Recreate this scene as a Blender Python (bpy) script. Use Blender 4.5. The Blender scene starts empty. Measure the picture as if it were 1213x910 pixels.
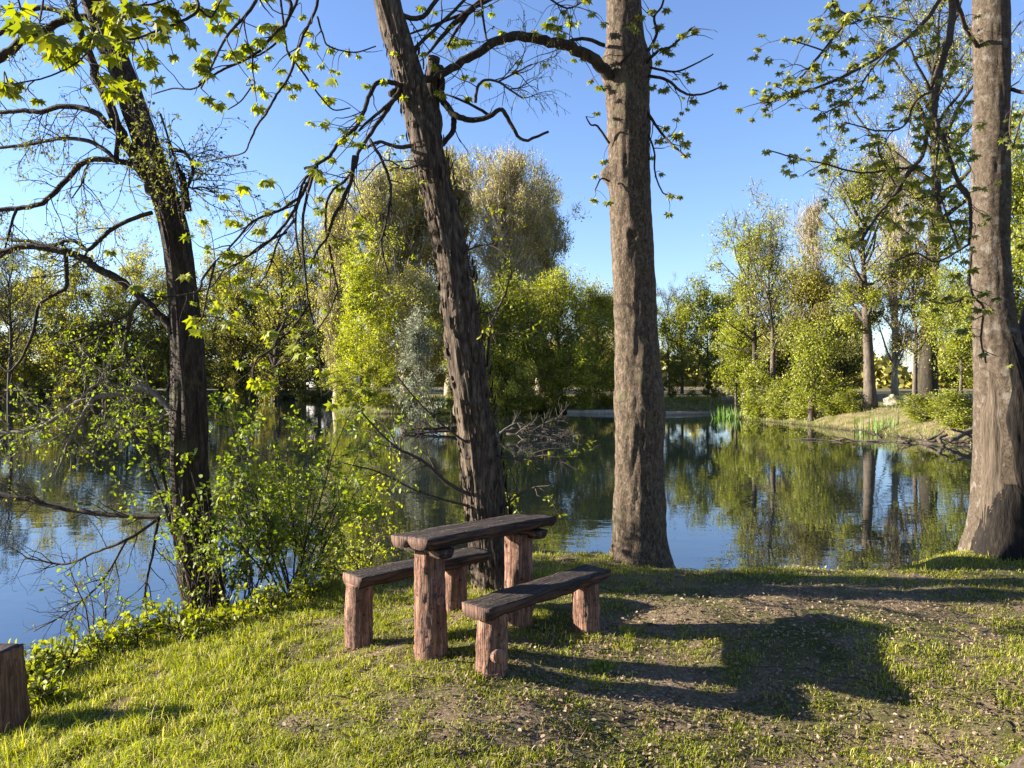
import bpy, math, random
import numpy as np
from mathutils import Vector, Matrix, noise as mnoise

SC = bpy.context.scene
COL = SC.collection
F = 913.0            # focal length in photo pixels
EYE = 1.85           # eye height above the picnic ground (z = 0)
WATER = -0.9
rng = np.random.default_rng(7)
random.seed(7)

# ------------------------------------------------------------------ helpers
DS = 1.0
def P(px, py, d):
    d = d * DS
    return np.array([(px - 606.5) * d / F, d, EYE - (py - 450.0) * d / F])

def sst(t):
    t = np.clip(t, 0, 1)
    return t * t * (3 - 2 * t)

def unit(v):
    v = np.asarray(v, float)
    return v / (np.linalg.norm(v, axis=-1, keepdims=True) + 1e-9)

def mesh_from(name, verts, faces, mat, smooth=False):
    """verts (n,3); faces: list of int arrays each (m,k)"""
    me = bpy.data.meshes.new(name)
    verts = np.asarray(verts, np.float32)
    me.vertices.add(len(verts))
    me.vertices.foreach_set('co', verts.ravel())
    faces = [np.asarray(f, np.int32) for f in faces if len(f)]
    nl = sum(f.size for f in faces); nf = sum(len(f) for f in faces)
    me.loops.add(nl)
    me.loops.foreach_set('vertex_index', np.concatenate([f.ravel() for f in faces]))
    me.polygons.add(nf)
    tot = np.concatenate([np.full(len(f), f.shape[1], np.int32) for f in faces])
    st = np.concatenate([[0], np.cumsum(tot)[:-1]]).astype(np.int32)
    me.polygons.foreach_set('loop_start', st)
    me.polygons.foreach_set('loop_total', tot)
    if smooth:
        me.polygons.foreach_set('use_smooth', np.ones(nf, bool))
    me.update(calc_edges=True)
    me.validate()
    if mat: me.materials.append(mat)
    return me

class MB:
    """collects geometry for ONE mesh object"""
    def __init__(s): s.v = []; s.f = {}; s.n = 0
    def add(s, v, f):
        v = np.asarray(v, float)
        for a in (f if isinstance(f, list) else [f]):
            a = np.asarray(a, np.int64)
            if len(a): s.f.setdefault(a.shape[1], []).append(a + s.n)
        s.v.append(v); s.n += len(v)
    def obj(s, name, mat, parent=None, smooth=False):
        v = np.concatenate(s.v)
        if parent is not None: v = v - np.array(parent.location)
        me = mesh_from(name, v, [np.concatenate(a) for a in s.f.values()], mat, smooth)
        return link(name, me, parent)

def link(name, me, parent=None):
    o = bpy.data.objects.new(name, me); COL.objects.link(o)
    if parent is not None:
        p = parent
        if p.type == 'MESH': pass
        o.parent = p
    return o

class Sub:
    """proxy so that a sub-part of a part keeps the root's origin"""
    pass

def put(mb, name, mat, root, parent=None, smooth=False):
    """build mb's mesh relative to root's location and parent it to parent (or root)"""
    v = np.concatenate(mb.v) - np.array(root.location)
    me = mesh_from(name, v, [np.concatenate(a) for a in mb.f.values()], mat, smooth)
    o = bpy.data.objects.new(name, me); COL.objects.link(o)
    o.parent = parent or root
    return o

def thing(name, label, cat, loc, group=None):
    o = bpy.data.objects.new(name, None); COL.objects.link(o)
    o.empty_display_size = 0.2
    o.location = [float(c) for c in loc]
    o['label'] = label; o['category'] = cat
    if group: o['group'] = group
    return o

def copy_tree(o, loc, rz, sx, sz, label, group=None):
    c = o.copy(); COL.objects.link(c)
    c.location = [float(a) for a in loc]; c.rotation_euler = (0, 0, rz); c.scale = (sx, sx, sz)
    c['label'] = label
    if group: c['group'] = group
    elif 'group' in c: del c['group']
    for ch in o.children:
        d = ch.copy(); COL.objects.link(d); d.parent = c
        for g in ch.children:
            e = g.copy(); COL.objects.link(e); e.parent = d
    return c

def smooth_poly(pts, n=4):
    pts = np.asarray(pts, float)
    if len(pts) < 3: n = max(n, 2)
    p = np.vstack([2 * pts[0] - pts[1], pts, 2 * pts[-1] - pts[-2]])
    out = []
    for i in range(1, len(p) - 2):
        for k in range(n):
            t = k / n
            a, b, c, d = p[i - 1], p[i], p[i + 1], p[i + 2]
            out.append(0.5 * ((2 * b) + (-a + c) * t + (2 * a - 5 * b + 4 * c - d) * t * t + (-a + 3 * b - 3 * c + d) * t ** 3))
    out.append(pts[-1])
    return np.array(out)

def tube(mb, pts, rad, k=5, cap=True):
    pts = np.asarray(pts, float); n = len(pts)
    rad = np.broadcast_to(np.asarray(rad, float), (n,))
    t = np.gradient(pts, axis=0); t = unit(t)
    avg = np.abs(t.mean(0)); ref = np.eye(3)[int(np.argmin(avg))]
    u = unit(np.cross(t, ref)); w = np.cross(t, u)
    a = np.arange(k) * 2 * math.pi / k
    ring = (np.cos(a)[None, :, None] * u[:, None, :] + np.sin(a)[None, :, None] * w[:, None, :]) * rad[:, None, None]
    v = (pts[:, None, :] + ring).reshape(-1, 3)
    i = np.arange(n - 1)[:, None] * k; j = np.arange(k)[None, :]; j2 = (j + 1) % k
    q = np.stack([i + j, i + j2, i + k + j2, i + k + j], -1).reshape(-1, 4)
    fs = [q]
    if cap: fs += [np.arange(k)[None, ::-1], (np.arange(k) + (n - 1) * k)[None, :]]
    mb.add(v, fs)

# leaf templates in (along, side, normal)
DIAMOND = (np.array([[0, 0, 0], [.5, .32, .05], [1, 0, 0], [.5, -.32, .05]]), np.array([[0, 1, 2, 3]]))
OVATE = (np.array([[0, 0, 0], [.25, .28, .06], [.65, .26, .04], [1, 0, -.08], [.65, -.26, .04], [.25, -.28, .06]]),
         np.array([[0, 1, 2, 3], [0, 3, 4, 5]]))
STRIP = (np.array([[0, -.02, 0], [0, .02, 0], [1, 0, 0]]), np.array([[0, 1, 2]]))
CATKIN = (np.array([[0, -.06, 0], [0, .06, 0], [1, .05, 0], [1, -.05, 0]]), np.array([[0, 1, 2, 3]]))
def _maple():
    ang = np.radians([-150, -105, -78, -52, -26, 0, 26, 52, 78, 105, 150])
    r = np.array([.18, .62, .40, .92, .47, 1.0, .47, .92, .40, .62, .18])
    u = r * np.cos(ang); v = r * np.sin(ang)
    n = -.22 * np.abs(v) - .18 * np.clip(u, 0, 1) ** 2
    T = np.vstack([[0, 0, 0], np.stack([u, v, n], 1)])
    return T, np.array([[0, i, i + 1] for i in range(1, 11)])
MAPLE = _maple()

def leaves(mb, pos, axis, nrm, size, tpl):
    T, fc = tpl
    pos = np.asarray(pos, float); N = len(pos)
    if N == 0: return
    u = unit(axis); w = unit(np.cross(nrm, u)); n = np.cross(u, w)
    s = np.broadcast_to(np.asarray(size, float), (N,))[:, None, None]
    v = pos[:, None, :] + s * (T[None, :, 0:1] * u[:, None, :] + T[None, :, 1:2] * w[:, None, :] + T[None, :, 2:3] * n[:, None, :])
    f = (np.arange(N)[:, None, None] * len(T) + fc[None]).reshape(-1, fc.shape[1])
    mb.add(v.reshape(-1, 3), f)

def rdir(n, r=None):
    r = r or rng
    return unit(r.normal(size=(n, 3)))

def wiggle(p, d, L, n, jit, trop, r):
    pts = [np.array(p, float)]; d = unit(d); st = L / n
    for _ in range(n):
        d = unit(d + jit * r.normal(size=3) + np.array(trop) / n)
        pts.append(pts[-1] + d * st)
    return np.array(pts)

def along(pts, t):
    x = t * (len(pts) - 1); i = min(int(x), len(pts) - 2); f = x - i
    return pts[i] * (1 - f) + pts[i + 1] * f, unit(pts[i + 1] - pts[i])

def spawn(pts, rad, n, t0, t1, L, ang, jit, trop, r, nseg=5, rmax=.01, rmin=.0015, flat=None):
    out = []
    for _ in range(n):
        t = r.uniform(t0, t1); p, d = along(pts, t)
        pr = float(np.interp(t * (len(pts) - 1), np.arange(len(pts)), rad))
        q = r.normal(size=3); q = unit(q - d * q.dot(d))
        if flat is not None: q = unit(q * np.array(flat))
        a = math.radians(r.uniform(*ang))
        nd = d * math.cos(a) + q * math.sin(a)
        l = r.uniform(*L) * (1.15 - .45 * t)
        c = wiggle(p, nd, l, nseg, jit, trop, r)
        r0 = max(min(pr * .65, rmax), rmin)
        out.append((c, np.linspace(r0, max(r0 * .35, rmin), len(c))))
    return out

# ------------------------------------------------------------------ materials
def new_mat(name):
    m = bpy.data.materials.new(name); m.use_nodes = True
    nt = m.node_tree; nt.nodes.clear()
    out = nt.nodes.new('ShaderNodeOutputMaterial')
    return m, nt, out

def nd(nt, typ, **kw):
    n = nt.nodes.new(typ)
    for k, v in kw.items():
        if k in n.inputs: n.inputs[k].default_value = v
        else: setattr(n, k, v)
    return n

def ramp(nt, stops):
    r = nt.nodes.new('ShaderNodeValToRGB')
    e = r.color_ramp.elements
    while len(e) > 1: e.remove(e[-1])
    e[0].position = stops[0][0]; e[0].color = (*stops[0][1], 1)
    for p, c in stops[1:]:
        x = e.new(p); x.color = (*c, 1)
    return r

def leaf_mat(name, stops, trans=.45, gloss=.03):
    m, nt, out = new_mat(name); L = nt.links.new
    g = nd(nt, 'ShaderNodeNewGeometry')
    r = ramp(nt, stops); L(g.outputs['Random Per Island'], r.inputs[0])
    tc = nd(nt, 'ShaderNodeTexCoord')
    no = nd(nt, 'ShaderNodeTexNoise', Scale=.55, Detail=2.0); L(tc.outputs['Object'], no.inputs['Vector'])
    hs = nd(nt, 'ShaderNodeHueSaturation')
    mr = nd(nt, 'ShaderNodeMapRange'); mr.inputs[1].default_value = .3; mr.inputs[2].default_value = .7
    mr.inputs[3].default_value = .78; mr.inputs[4].default_value = 1.22
    L(no.outputs[0], mr.inputs[0]); L(mr.outputs[0], hs.inputs['Value']); L(r.outputs[0], hs.inputs['Color'])
    d = nd(nt, 'ShaderNodeBsdfDiffuse'); t = nd(nt, 'ShaderNodeBsdfTranslucent'); gl = nd(nt, 'ShaderNodeBsdfGlossy', Roughness=.6)
    gl.inputs['Color'].default_value = (.8, .8, .8, 1)
    hs2 = nd(nt, 'ShaderNodeHueSaturation', Saturation=1.12, Value=1.25)
    L(hs.outputs[0], d.inputs[0]); L(hs.outputs[0], hs2.inputs['Color']); L(hs2.outputs[0], t.inputs[0])
    a = nd(nt, 'ShaderNodeMixShader', Fac=trans); L(d.outputs[0], a.inputs[1]); L(t.outputs[0], a.inputs[2])
    b = nd(nt, 'ShaderNodeMixShader', Fac=gloss); L(a.outputs[0], b.inputs[1]); L(gl.outputs[0], b.inputs[2])
    L(b.outputs[0], out.inputs[0])
    return m

def bark_mat(name, dark, mid, light, sxy=22., sz=4., bump=.9, moss=None, blotch=None, dist=.02):
    m, nt, out = new_mat(name); L = nt.links.new
    tc = nd(nt, 'ShaderNodeTexCoord'); mp = nd(nt, 'ShaderNodeMapping'); mp.inputs['Scale'].default_value = (sxy, sxy, sz)
    L(tc.outputs['Object'], mp.inputs[0])
    n1 = nd(nt, 'ShaderNodeTexNoise', Scale=1., Detail=8., Roughness=.68, Distortion=.6); L(mp.outputs[0], n1.inputs['Vector'])
    n2 = nd(nt, 'ShaderNodeTexNoise', Scale=3.2, Detail=5., Roughness=.6); L(tc.outputs['Object'], n2.inputs['Vector'])
    n0 = nd(nt, 'ShaderNodeTexNoise', Scale=2.6, Detail=6., Roughness=.7); L(mp.outputs[0], n0.inputs['Vector'])
    ad = nd(nt, 'ShaderNodeMix', data_type='FLOAT'); ad.inputs[0].default_value = .42; L(n1.outputs[0], ad.inputs[2]); L(n0.outputs[0], ad.inputs[3])
    n1 = ad
    r = ramp(nt, [(.36, dark), (.5, mid), (.66, light)]); L(n1.outputs[0], r.inputs[0])
    col = r.outputs[0]
    def mixin(src, c, lo, hi, zfade=None):
        nonlocal col
        mr = nd(nt, 'ShaderNodeMapRange'); mr.inputs[1].default_value = lo; mr.inputs[2].default_value = hi
        L(src, mr.inputs[0])
        mx = nd(nt, 'ShaderNodeMix', data_type='RGBA'); L(mr.outputs[0], mx.inputs[0]); L(col, mx.inputs[6])
        mx.inputs[7].default_value = (*c, 1); col = mx.outputs[2]
    if blotch:
        n4 = nd(nt, 'ShaderNodeTexNoise', Scale=9., Detail=4., Roughness=.55); L(tc.outputs['Object'], n4.inputs['Vector'])
        mixin(n4.outputs[0], blotch, .56, .66)
    if moss: mixin(n2.outputs[0], moss, .58, .72)
    bs = nd(nt, 'ShaderNodeBsdfPrincipled', Roughness=.9); bs.inputs['Specular IOR Level'].default_value = .2
    L(col, bs.inputs['Base Color'])
    bp = nd(nt, 'ShaderNodeBump', Strength=bump, Distance=dist); L(n1.outputs[0], bp.inputs['Height']); L(bp.outputs[0], bs.inputs['Normal'])
    L(bs.outputs[0], out.inputs[0])
    return m

M = {}
M['leaf_maple'] = leaf_mat('maple_leaf', [(0, (.12, .145, .018)), (.5, (.20, .22, .025)), (1, (.27, .27, .032))], .5)
M['leaf_maple_brown'] = leaf_mat('bronze_leaf', [(0, (.11, .115, .025)), (.5, (.18, .19, .036)), (1, (.26, .26, .048))], .55)
M['leaf_alder'] = leaf_mat('young_leaf', [(0, (.09, .085, .025)), (.5, (.15, .16, .03)), (1, (.24, .25, .04))], .45)
M['leaf_shrub'] = leaf_mat('shrub_leaf', [(0, (.10, .14, .016)), (.5, (.17, .22, .02)), (1, (.26, .29, .028))], .45)
M['leaf_fresh'] = leaf_mat('fresh_leaf', [(0, (.16, .18, .018)), (.5, (.26, .28, .025)), (1, (.35, .35, .035))], .52)
M['leaf_yellow'] = leaf_mat('yellow_leaf', [(0, (.15, .18, .014)), (.5, (.22, .24, .018)), (1, (.29, .29, .024))], .45)
M['leaf_olive'] = leaf_mat('olive_leaf', [(0, (.19, .18, .03)), (.5, (.28, .26, .042)), (1, (.36, .33, .06))], .52)
M['leaf_poplar'] = leaf_mat('poplar_leaf', [(0, (.26, .235, .06)), (.5, (.36, .33, .085)), (1, (.44, .40, .12))], .5)
M['leaf_grey'] = leaf_mat('silver_leaf', [(0, (.13, .15, .08)), (.5, (.20, .22, .13)), (1, (.26, .28, .17))], .3)
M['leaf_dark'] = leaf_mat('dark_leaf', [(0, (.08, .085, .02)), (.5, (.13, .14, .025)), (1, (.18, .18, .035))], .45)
M['leaf_spring'] = leaf_mat('spring_poplar_leaf', [(0, (.24, .235, .04)), (.5, (.33, .32, .055)), (1, (.42, .39, .085))], .58)
M['grass'] = leaf_mat('grass_blade', [(0, (.10, .125, .009)), (.4, (.215, .245, .013)), (.76, (.34, .335, .026)), (.9, (.38, .32, .10)), (1, (.46, .38, .19))], .45, .02)
M['bank_grass'] = leaf_mat('bank_grass_blade', [(0, (.10, .135, .018)), (.55, (.17, .20, .03)), (.85, (.24, .23, .06)), (1, (.30, .25, .11))], .35, .03)
M['litter'] = leaf_mat('dead_leaf', [(0, (.10, .06, .035)), (.5, (.20, .135, .08)), (.88, (.22, .155, .10)), (1, (.30, .24, .165))], .15)
M['reed'] = leaf_mat('reed_blade', [(0, (.07, .15, .02)), (1, (.15, .25, .03))], .4)
M['bark_dark'] = bark_mat('dark_bark', (.008, .005, .003), (.028, .019, .012), (.09, .064, .041), 26, 5, 1., moss=(.07, .065, .025), dist=.03)
M['bark_flaky'] = bark_mat('flaky_bark', (.010, .0065, .004), (.055, .039, .026), (.19, .142, .098), 20, 3.2, 1., dist=.035)
M['bark_grey'] = bark_mat('grey_bark', (.012, .008, .005), (.062, .044, .028), (.19, .14, .092), 34, 17, 1., moss=(.085, .075, .04), dist=.02)
M['bark_pale'] = bark_mat('pale_bark', (.015, .010, .006), (.052, .038, .025), (.105, .08, .055), 26, 18, 1., blotch=(.105, .087, .068), dist=.015)
M['bark_far'] = bark_mat('far_bark', (.03, .024, .017), (.075, .058, .042), (.13, .104, .076), 5, 1.2, .6, dist=.05)
M['bark_fardark'] = bark_mat('far_dark_bark', (.015, .012, .008), (.036, .029, .019), (.065, .052, .033), 5, 1.2, .6, dist=.05)
M['twig'] = bark_mat('twig_bark', (.02, .014, .010), (.048, .035, .026), (.09, .068, .05), 60, 30, .3)
M['twig_grey'] = bark_mat('bleached_wood', (.06, .045, .035), (.13, .105, .08), (.22, .185, .15), 30, 12, .4)
M['twig_wet'] = bark_mat('drift_wood', (.025, .02, .015), (.06, .048, .036), (.12, .098, .076), 30, 12, .4)
M['twig_far'] = bark_mat('fine_twig', (.17, .13, .085), (.28, .23, .15), (.38, .32, .21), 4, 2, .2)
M['wound'] = bark_mat('bare_wood', (.022, .015, .010), (.062, .046, .031), (.11, .084, .059), 30, 2.5, .7, dist=.02)
M['trunk_dark'] = bark_mat('dark_patch', (.003, .002, .0015), (.009, .0065, .0045), (.028, .021, .014), 18, 3.5, .9, dist=.03)

def wood_mat(name, dark, mid, light, scale, bump, axis_long='Z', rough=.75, speck=None):
    m, nt, out = new_mat(name); L = nt.links.new
    tc = nd(nt, 'ShaderNodeTexCoord'); mp = nd(nt, 'ShaderNodeMapping')
    mp.inputs['Scale'].default_value = {'Z': (scale, scale, scale * .12), 'X': (scale * .08, scale, scale)}[axis_long]
    L(tc.outputs['Object'], mp.inputs[0])
    n1 = nd(nt, 'ShaderNodeTexNoise', Scale=1., Detail=8., Roughness=.7, Distortion=.4); L(mp.outputs[0], n1.inputs['Vector'])
    n2 = nd(nt, 'ShaderNodeTexNoise', Scale=6., Detail=6., Roughness=.6); L(tc.outputs['Object'], n2.inputs['Vector'])
    r = ramp(nt, [(.28, dark), (.5, mid), (.75, light)]); L(n1.outputs[0], r.inputs[0])
    hs = nd(nt, 'ShaderNodeHueSaturation'); mr = nd(nt, 'ShaderNodeMapRange')
    mr.inputs[1].default_value = .3; mr.inputs[2].default_value = .7; mr.inputs[3].default_value = .6; mr.inputs[4].default_value = 1.35
    L(n2.outputs[0], mr.inputs[0]); L(mr.outputs[0], hs.inputs['Value']); L(r.outputs[0], hs.inputs['Color'])
    col = hs.outputs[0]
    if speck:
        n3 = nd(nt, 'ShaderNodeTexNoise', Scale=38., Detail=4.); L(tc.outputs['Object'], n3.inputs['Vector'])
        m3 = nd(nt, 'ShaderNodeMapRange'); m3.inputs[1].default_value = .58; m3.inputs[2].default_value = .68; L(n3.outputs[0], m3.inputs[0])
        mx = nd(nt, 'ShaderNodeMix', data_type='RGBA'); L(m3.outputs[0], mx.inputs[0]); L(col, mx.inputs[6]); mx.inputs[7].default_value = (*speck, 1)
        col = mx.outputs[2]
    mc = nd(nt, 'ShaderNodeMapping'); mc.inputs['Scale'].default_value = {'Z': (1., 1., .035), 'X': (.03, 1., 1.)}[axis_long]
    L(tc.outputs['Object'], mc.inputs[0])
    nc = nd(nt, 'ShaderNodeTexNoise', Scale=scale * 1.7, Detail=3., Roughness=.5, Distortion=.3); L(mc.outputs[0], nc.inputs['Vector'])
    rc = ramp(nt, [(.40, (1, 1, 1)), (.455, (.16, .15, .14)), (.475, (.16, .15, .14)), (.54, (1, 1, 1))]); L(nc.outputs[0], rc.inputs[0])
    mm = nd(nt, 'ShaderNodeMix', data_type='RGBA', blend_type='MULTIPLY'); mm.inputs[0].default_value = .85 if axis_long == 'X' else .45; L(col, mm.inputs[6]); L(rc.outputs[0], mm.inputs[7]); col = mm.outputs[2]
    ha = nd(nt, 'ShaderNodeMath', operation='MULTIPLY_ADD'); ha.inputs[1].default_value = .55; L(rc.outputs[0], ha.inputs[0]); L(n1.outputs[0], ha.inputs[2])
    bs = nd(nt, 'ShaderNodeBsdfPrincipled', Roughness=rough); bs.inputs['Specular IOR Level'].default_value = .3
    L(col, bs.inputs['Base Color'])
    bp = nd(nt, 'ShaderNodeBump', Strength=bump, Distance=.022); L(ha.outputs[0], bp.inputs['Height']); L(bp.outputs[0], bs.inputs['Normal'])
    L(bs.outputs[0], out.inputs[0])
    return m
M['log'] = wood_mat('stained_log', (.06, .028, .018), (.215, .108, .068), (.35, .205, .135), 30, 1., 'Z', .88, speck=(.055, .027, .017))
M['log_cut'] = wood_mat('sawn_wood', (.13, .065, .036), (.22, .115, .066), (.30, .175, .105), 14, .5, 'Z', .8)
M['plank'] = wood_mat('weathered_plank', (.010, .007, .005), (.038, .025, .018), (.115, .082, .060), 44, 1., 'X', .75, speck=(.12, .095, .07))
M['plank_end'] = wood_mat('plank_end', (.020, .010, .006), (.066, .033, .020), (.135, .073, .045), 30, 1., 'X', .75)
M['plank_cut'] = wood_mat('plank_sawn_end', (.04, .019, .011), (.10, .051, .031), (.17, .098, .062), 30, .8, 'Z', .8)
M['post'] = wood_mat('dark_post', (.05, .024, .012), (.13, .065, .035), (.22, .12, .07), 18, .8, 'Z', .85)

def ground_mat():
    m, nt, out = new_mat('bank_ground'); L = nt.links.new
    g = nd(nt, 'ShaderNodeNewGeometry')
    n1 = nd(nt, 'ShaderNodeTexNoise', Scale=1.3, Detail=6., Roughness=.65); L(g.outputs['Position'], n1.inputs['Vector'])
    n2 = nd(nt, 'ShaderNodeTexNoise', Scale=52., Detail=10., Roughness=.8); L(g.outputs['Position'], n2.inputs['Vector'])
    n3 = nd(nt, 'ShaderNodeTexVoronoi', Scale=55.); L(g.outputs['Position'], n3.inputs['Vector'])
    soil = ramp(nt, [(.34, (.045, .029, .017)), (.5, (.19, .135, .082)), (.66, (.40, .305, .20))]); L(n2.outputs[0], soil.inputs[0])
    turf = ramp(nt, [(.3, (.035, .04, .012)), (.55, (.09, .095, .022)), (.75, (.16, .15, .045))]); L(n2.outputs[0], turf.inputs[0])
    mr = nd(nt, 'ShaderNodeMapRange'); mr.inputs[1].default_value = .42; mr.inputs[2].default_value = .6; L(n1.outputs[0], mr.inputs[0])
    mx = nd(nt, 'ShaderNodeMix', data_type='RGBA'); L(mr.outputs[0], mx.inputs[0]); L(soil.outputs[0], mx.inputs[6]); L(turf.outputs[0], mx.inputs[7])
    # mud below and just above the water line
    sx = nd(nt, 'ShaderNodeSeparateXYZ'); L(g.outputs['Position'], sx.inputs[0])
    mz = nd(nt, 'ShaderNodeMapRange'); mz.inputs[1].default_value = WATER + .02; mz.inputs[2].default_value = WATER + .2; L(sx.outputs[2], mz.inputs[0])
    m2 = nd(nt, 'ShaderNodeMix', data_type='RGBA'); L(mz.outputs[0], m2.inputs[0]); m2.inputs[6].default_value = (.04, .032, .02, 1); L(mx.outputs[2], m2.inputs[7])
    bs = nd(nt, 'ShaderNodeBsdfPrincipled', Roughness=.95); bs.inputs['Specular IOR Level'].default_value = .1
    L(m2.outputs[2], bs.inputs['Base Color'])
    bp = nd(nt, 'ShaderNodeBump', Strength=1., Distance=.03); L(n2.outputs[0], bp.inputs['Height']); L(bp.outputs[0], bs.inputs['Normal'])
    L(bs.outputs[0], out.inputs[0])
    return m

def water_mat():
    m, nt, out = new_mat('pond_water'); L = nt.links.new
    g = nd(nt, 'ShaderNodeNewGeometry')
    mp = nd(nt, 'ShaderNodeMapping'); mp.inputs['Scale'].default_value = (1., 1.9, 1.); mp.inputs['Rotation'].default_value = (0, 0, .25)
    L(g.outputs['Position'], mp.inputs[0])
    n1 = nd(nt, 'ShaderNodeTexNoise', Scale=1.25, Detail=2.5, Roughness=.5, Distortion=.25); L(mp.outputs[0], n1.inputs['Vector'])
    n2 = nd(nt, 'ShaderNodeTexNoise', Scale=.12, Detail=2.); L(g.outputs['Position'], n2.inputs['Vector'])
    mr = nd(nt, 'ShaderNodeMapRange'); mr.inputs[1].default_value = .35; mr.inputs[2].default_value = .65
    mr.inputs[3].default_value = .35; mr.inputs[4].default_value = 1.0; L(n2.outputs[0], mr.inputs[0])
    bs = nd(nt, 'ShaderNodeBsdfPrincipled', Roughness=.01, IOR=2.9)
    bs.inputs['Base Color'].default_value = (.005, .008, .009, 1)
    ml = nd(nt, 'ShaderNodeMath', operation='MULTIPLY'); L(n1.outputs[0], ml.inputs[0]); L(mr.outputs[0], ml.inputs[1])
    bp = nd(nt, 'ShaderNodeBump', Strength=1., Distance=.0042); L(ml.outputs[0], bp.inputs['Height']); L(bp.outputs[0], bs.inputs['Normal'])
    L(bs.outputs[0], out.inputs[0])
    return m
M['ground'] = ground_mat(); M['water'] = water_mat()

def plain(name, c, rough=.8, s=8.):
    m, nt, out = new_mat(name); L = nt.links.new
    tc = nd(nt, 'ShaderNodeTexCoord'); n = nd(nt, 'ShaderNodeTexNoise', Scale=s, Detail=6., Roughness=.65); L(tc.outputs['Object'], n.inputs['Vector'])
    r = ramp(nt, [(.3, tuple(x * .6 for x in c)), (.7, tuple(min(x * 1.25, .9) for x in c))]); L(n.outputs[0], r.inputs[0])
    bs = nd(nt, 'ShaderNodeBsdfPrincipled', Roughness=rough); L(r.outputs[0], bs.inputs['Base Color'])
    bp = nd(nt, 'ShaderNodeBump', Strength=.6, Distance=.02); L(n.outputs[0], bp.inputs['Height']); L(bp.outputs[0], bs.inputs['Normal'])
    L(bs.outputs[0], out.inputs[0]); return m
M['stone'] = plain('pale_stone', (.20, .17, .13)); M['white'] = plain('white_render', (.75, .75, .74), .8, 2.)
M['roof'] = plain('roof_tile', (.16, .09, .07), .8, 4.); M['glass'] = plain('window_glass', (.03, .035, .04), .1, 2.)
M['sand'] = plain('pale_driftwood', (.27, .235, .18), .9, 5.)

# ------------------------------------------------------------------ terrain and pond
POND = np.array([(-120, 2), (-40, 0.5), (-15, 3.0), (-8, 4.4), (-5.4, 6.0), (-4.1, 7.3), (-3.2, 8.1), (-2, 8.7), (-.8, 9.2), (.4, 9.25), (1.4, 9.4),
                 (2.0, 8.55), (3.4, 8.6), (4.3, 9.2), (6, 9.8), (9, 10.6), (14, 12), (20, 15), (26, 20), (27, 25), (23, 29), (19.2, 32), (18.5, 36),
                 (18.2, 42), (17.2, 48), (15.6, 55.5), (17.4, 60), (16.5, 63.5), (5, 65), (0, 66), (-5, 63), (-11, 62), (-15, 66), (-19, 80), (-22, 108),
                 (-60, 116), (-120, 112), (-150, 60)], float)
def shore_dist(x, y):
    """signed distance to the shore line, positive on land"""
    x = np.asarray(x, float); y = np.asarray(y, float)
    d2 = np.full(x.shape, 1e18); inside = np.zeros(x.shape, bool)
    n = len(POND)
    for i in range(n):
        ax, ay = POND[i]; bx, by = POND[(i + 1) % n]
        ex, ey = bx - ax, by - ay
        t = np.clip(((x - ax) * ex + (y - ay) * ey) / (ex * ex + ey * ey), 0, 1)
        d2 = np.minimum(d2, (x - ax - t * ex) ** 2 + (y - ay - t * ey) ** 2)
        c = ((ay > y) != (by > y)) & (x < (bx - ax) * (y - ay) / ((by - ay) if by != ay else 1e-9) + ax)
        inside ^= c
    d = np.sqrt(d2)
    return np.where(inside, -d, d)

def gz(x, y):
    x = np.asarray(x, float); y = np.asarray(y, float)
    near = -.12 * np.clip(np.where(x < -.3, -(x + .3), 0), 0, 4.5)
    near = near - .27 * np.exp(-((x - 1.6) / 1.7) ** 2 - ((y - 4.1) / 1.15) ** 2) + .05 * np.exp(-((x - 2.6) / .8) ** 2 - ((y - 5.6) / .8) ** 2)
    near = near + .02 * np.sin(x * 2.3 + y * 1.1) * np.cos(y * 1.9 - x * .7) + .012 * np.sin(x * 6.1 - y * 3.3) * np.sin(y * 5.2 + x)
    far = .25 + .25 * np.sin(x * .05 + 1) * np.cos(y * .04) + .06 * np.sin(x * .5) * np.cos(y * .37)
    f = sst((y - 14) / 12)
    land = near * (1 - f) + far * f
    d = shore_dist(x, y)
    w = 1.15 + 2.2 * f
    up = WATER - .05 + (land - WATER + .05) * sst(.12 + d / w * .88)
    up = np.where(d < 0, WATER - .05 - np.clip(-d * .45, 0, 1.6) + .006, up)
    return up
def gh(x, y): return float(gz(np.array([x]), np.array([y]))[0])

def axis_pts(lo, hi, step, lim, mid, maxs=1.5, g=1.12):
    a = list(np.arange(lo, hi + 1e-6, step))
    s = step; x = a[-1]
    while x < lim[1]:
        s = min(s * g, maxs) if x < mid[1] else s * 1.35
        x += s; a.append(x)
    s = step; x = a[0]
    while x > lim[0]:
        s = min(s * g, maxs) if x > mid[0] else s * 1.35
        x -= s; a.insert(0, x)
    return np.array(a)
gx = axis_pts(-5.6, 6.4, .07, (-1500, 1500), (-150, 60)); gy = axis_pts(3., 10., .07, (-600, 2000), (-20, 125))
X, Y = np.meshgrid(gx, gy, indexing='ij'); Z = gz(X, Y)
nearm = (np.abs(X) < 6.6) & (Y > 2.8) & (Y < 10.2)
for i_, j_ in np.argwhere(nearm):
    a_, b_ = X[i_, j_], Y[i_, j_]
    Z[i_, j_] += .016 * mnoise.noise(Vector((a_ * 4.2, b_ * 4.2, 1.))) + .012 * mnoise.noise(Vector((a_ * 11, b_ * 11, 5.)))
nx, ny = X.shape
idx = np.arange(nx * ny).reshape(nx, ny)
q = np.stack([idx[:-1, :-1], idx[1:, :-1], idx[1:, 1:], idx[:-1, 1:]], -1).reshape(-1, 4)
g = link('ground', mesh_from('ground', np.stack([X, Y, Z], -1).reshape(-1, 3), [q], M['ground'], True)); g['kind'] = 'structure'
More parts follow.
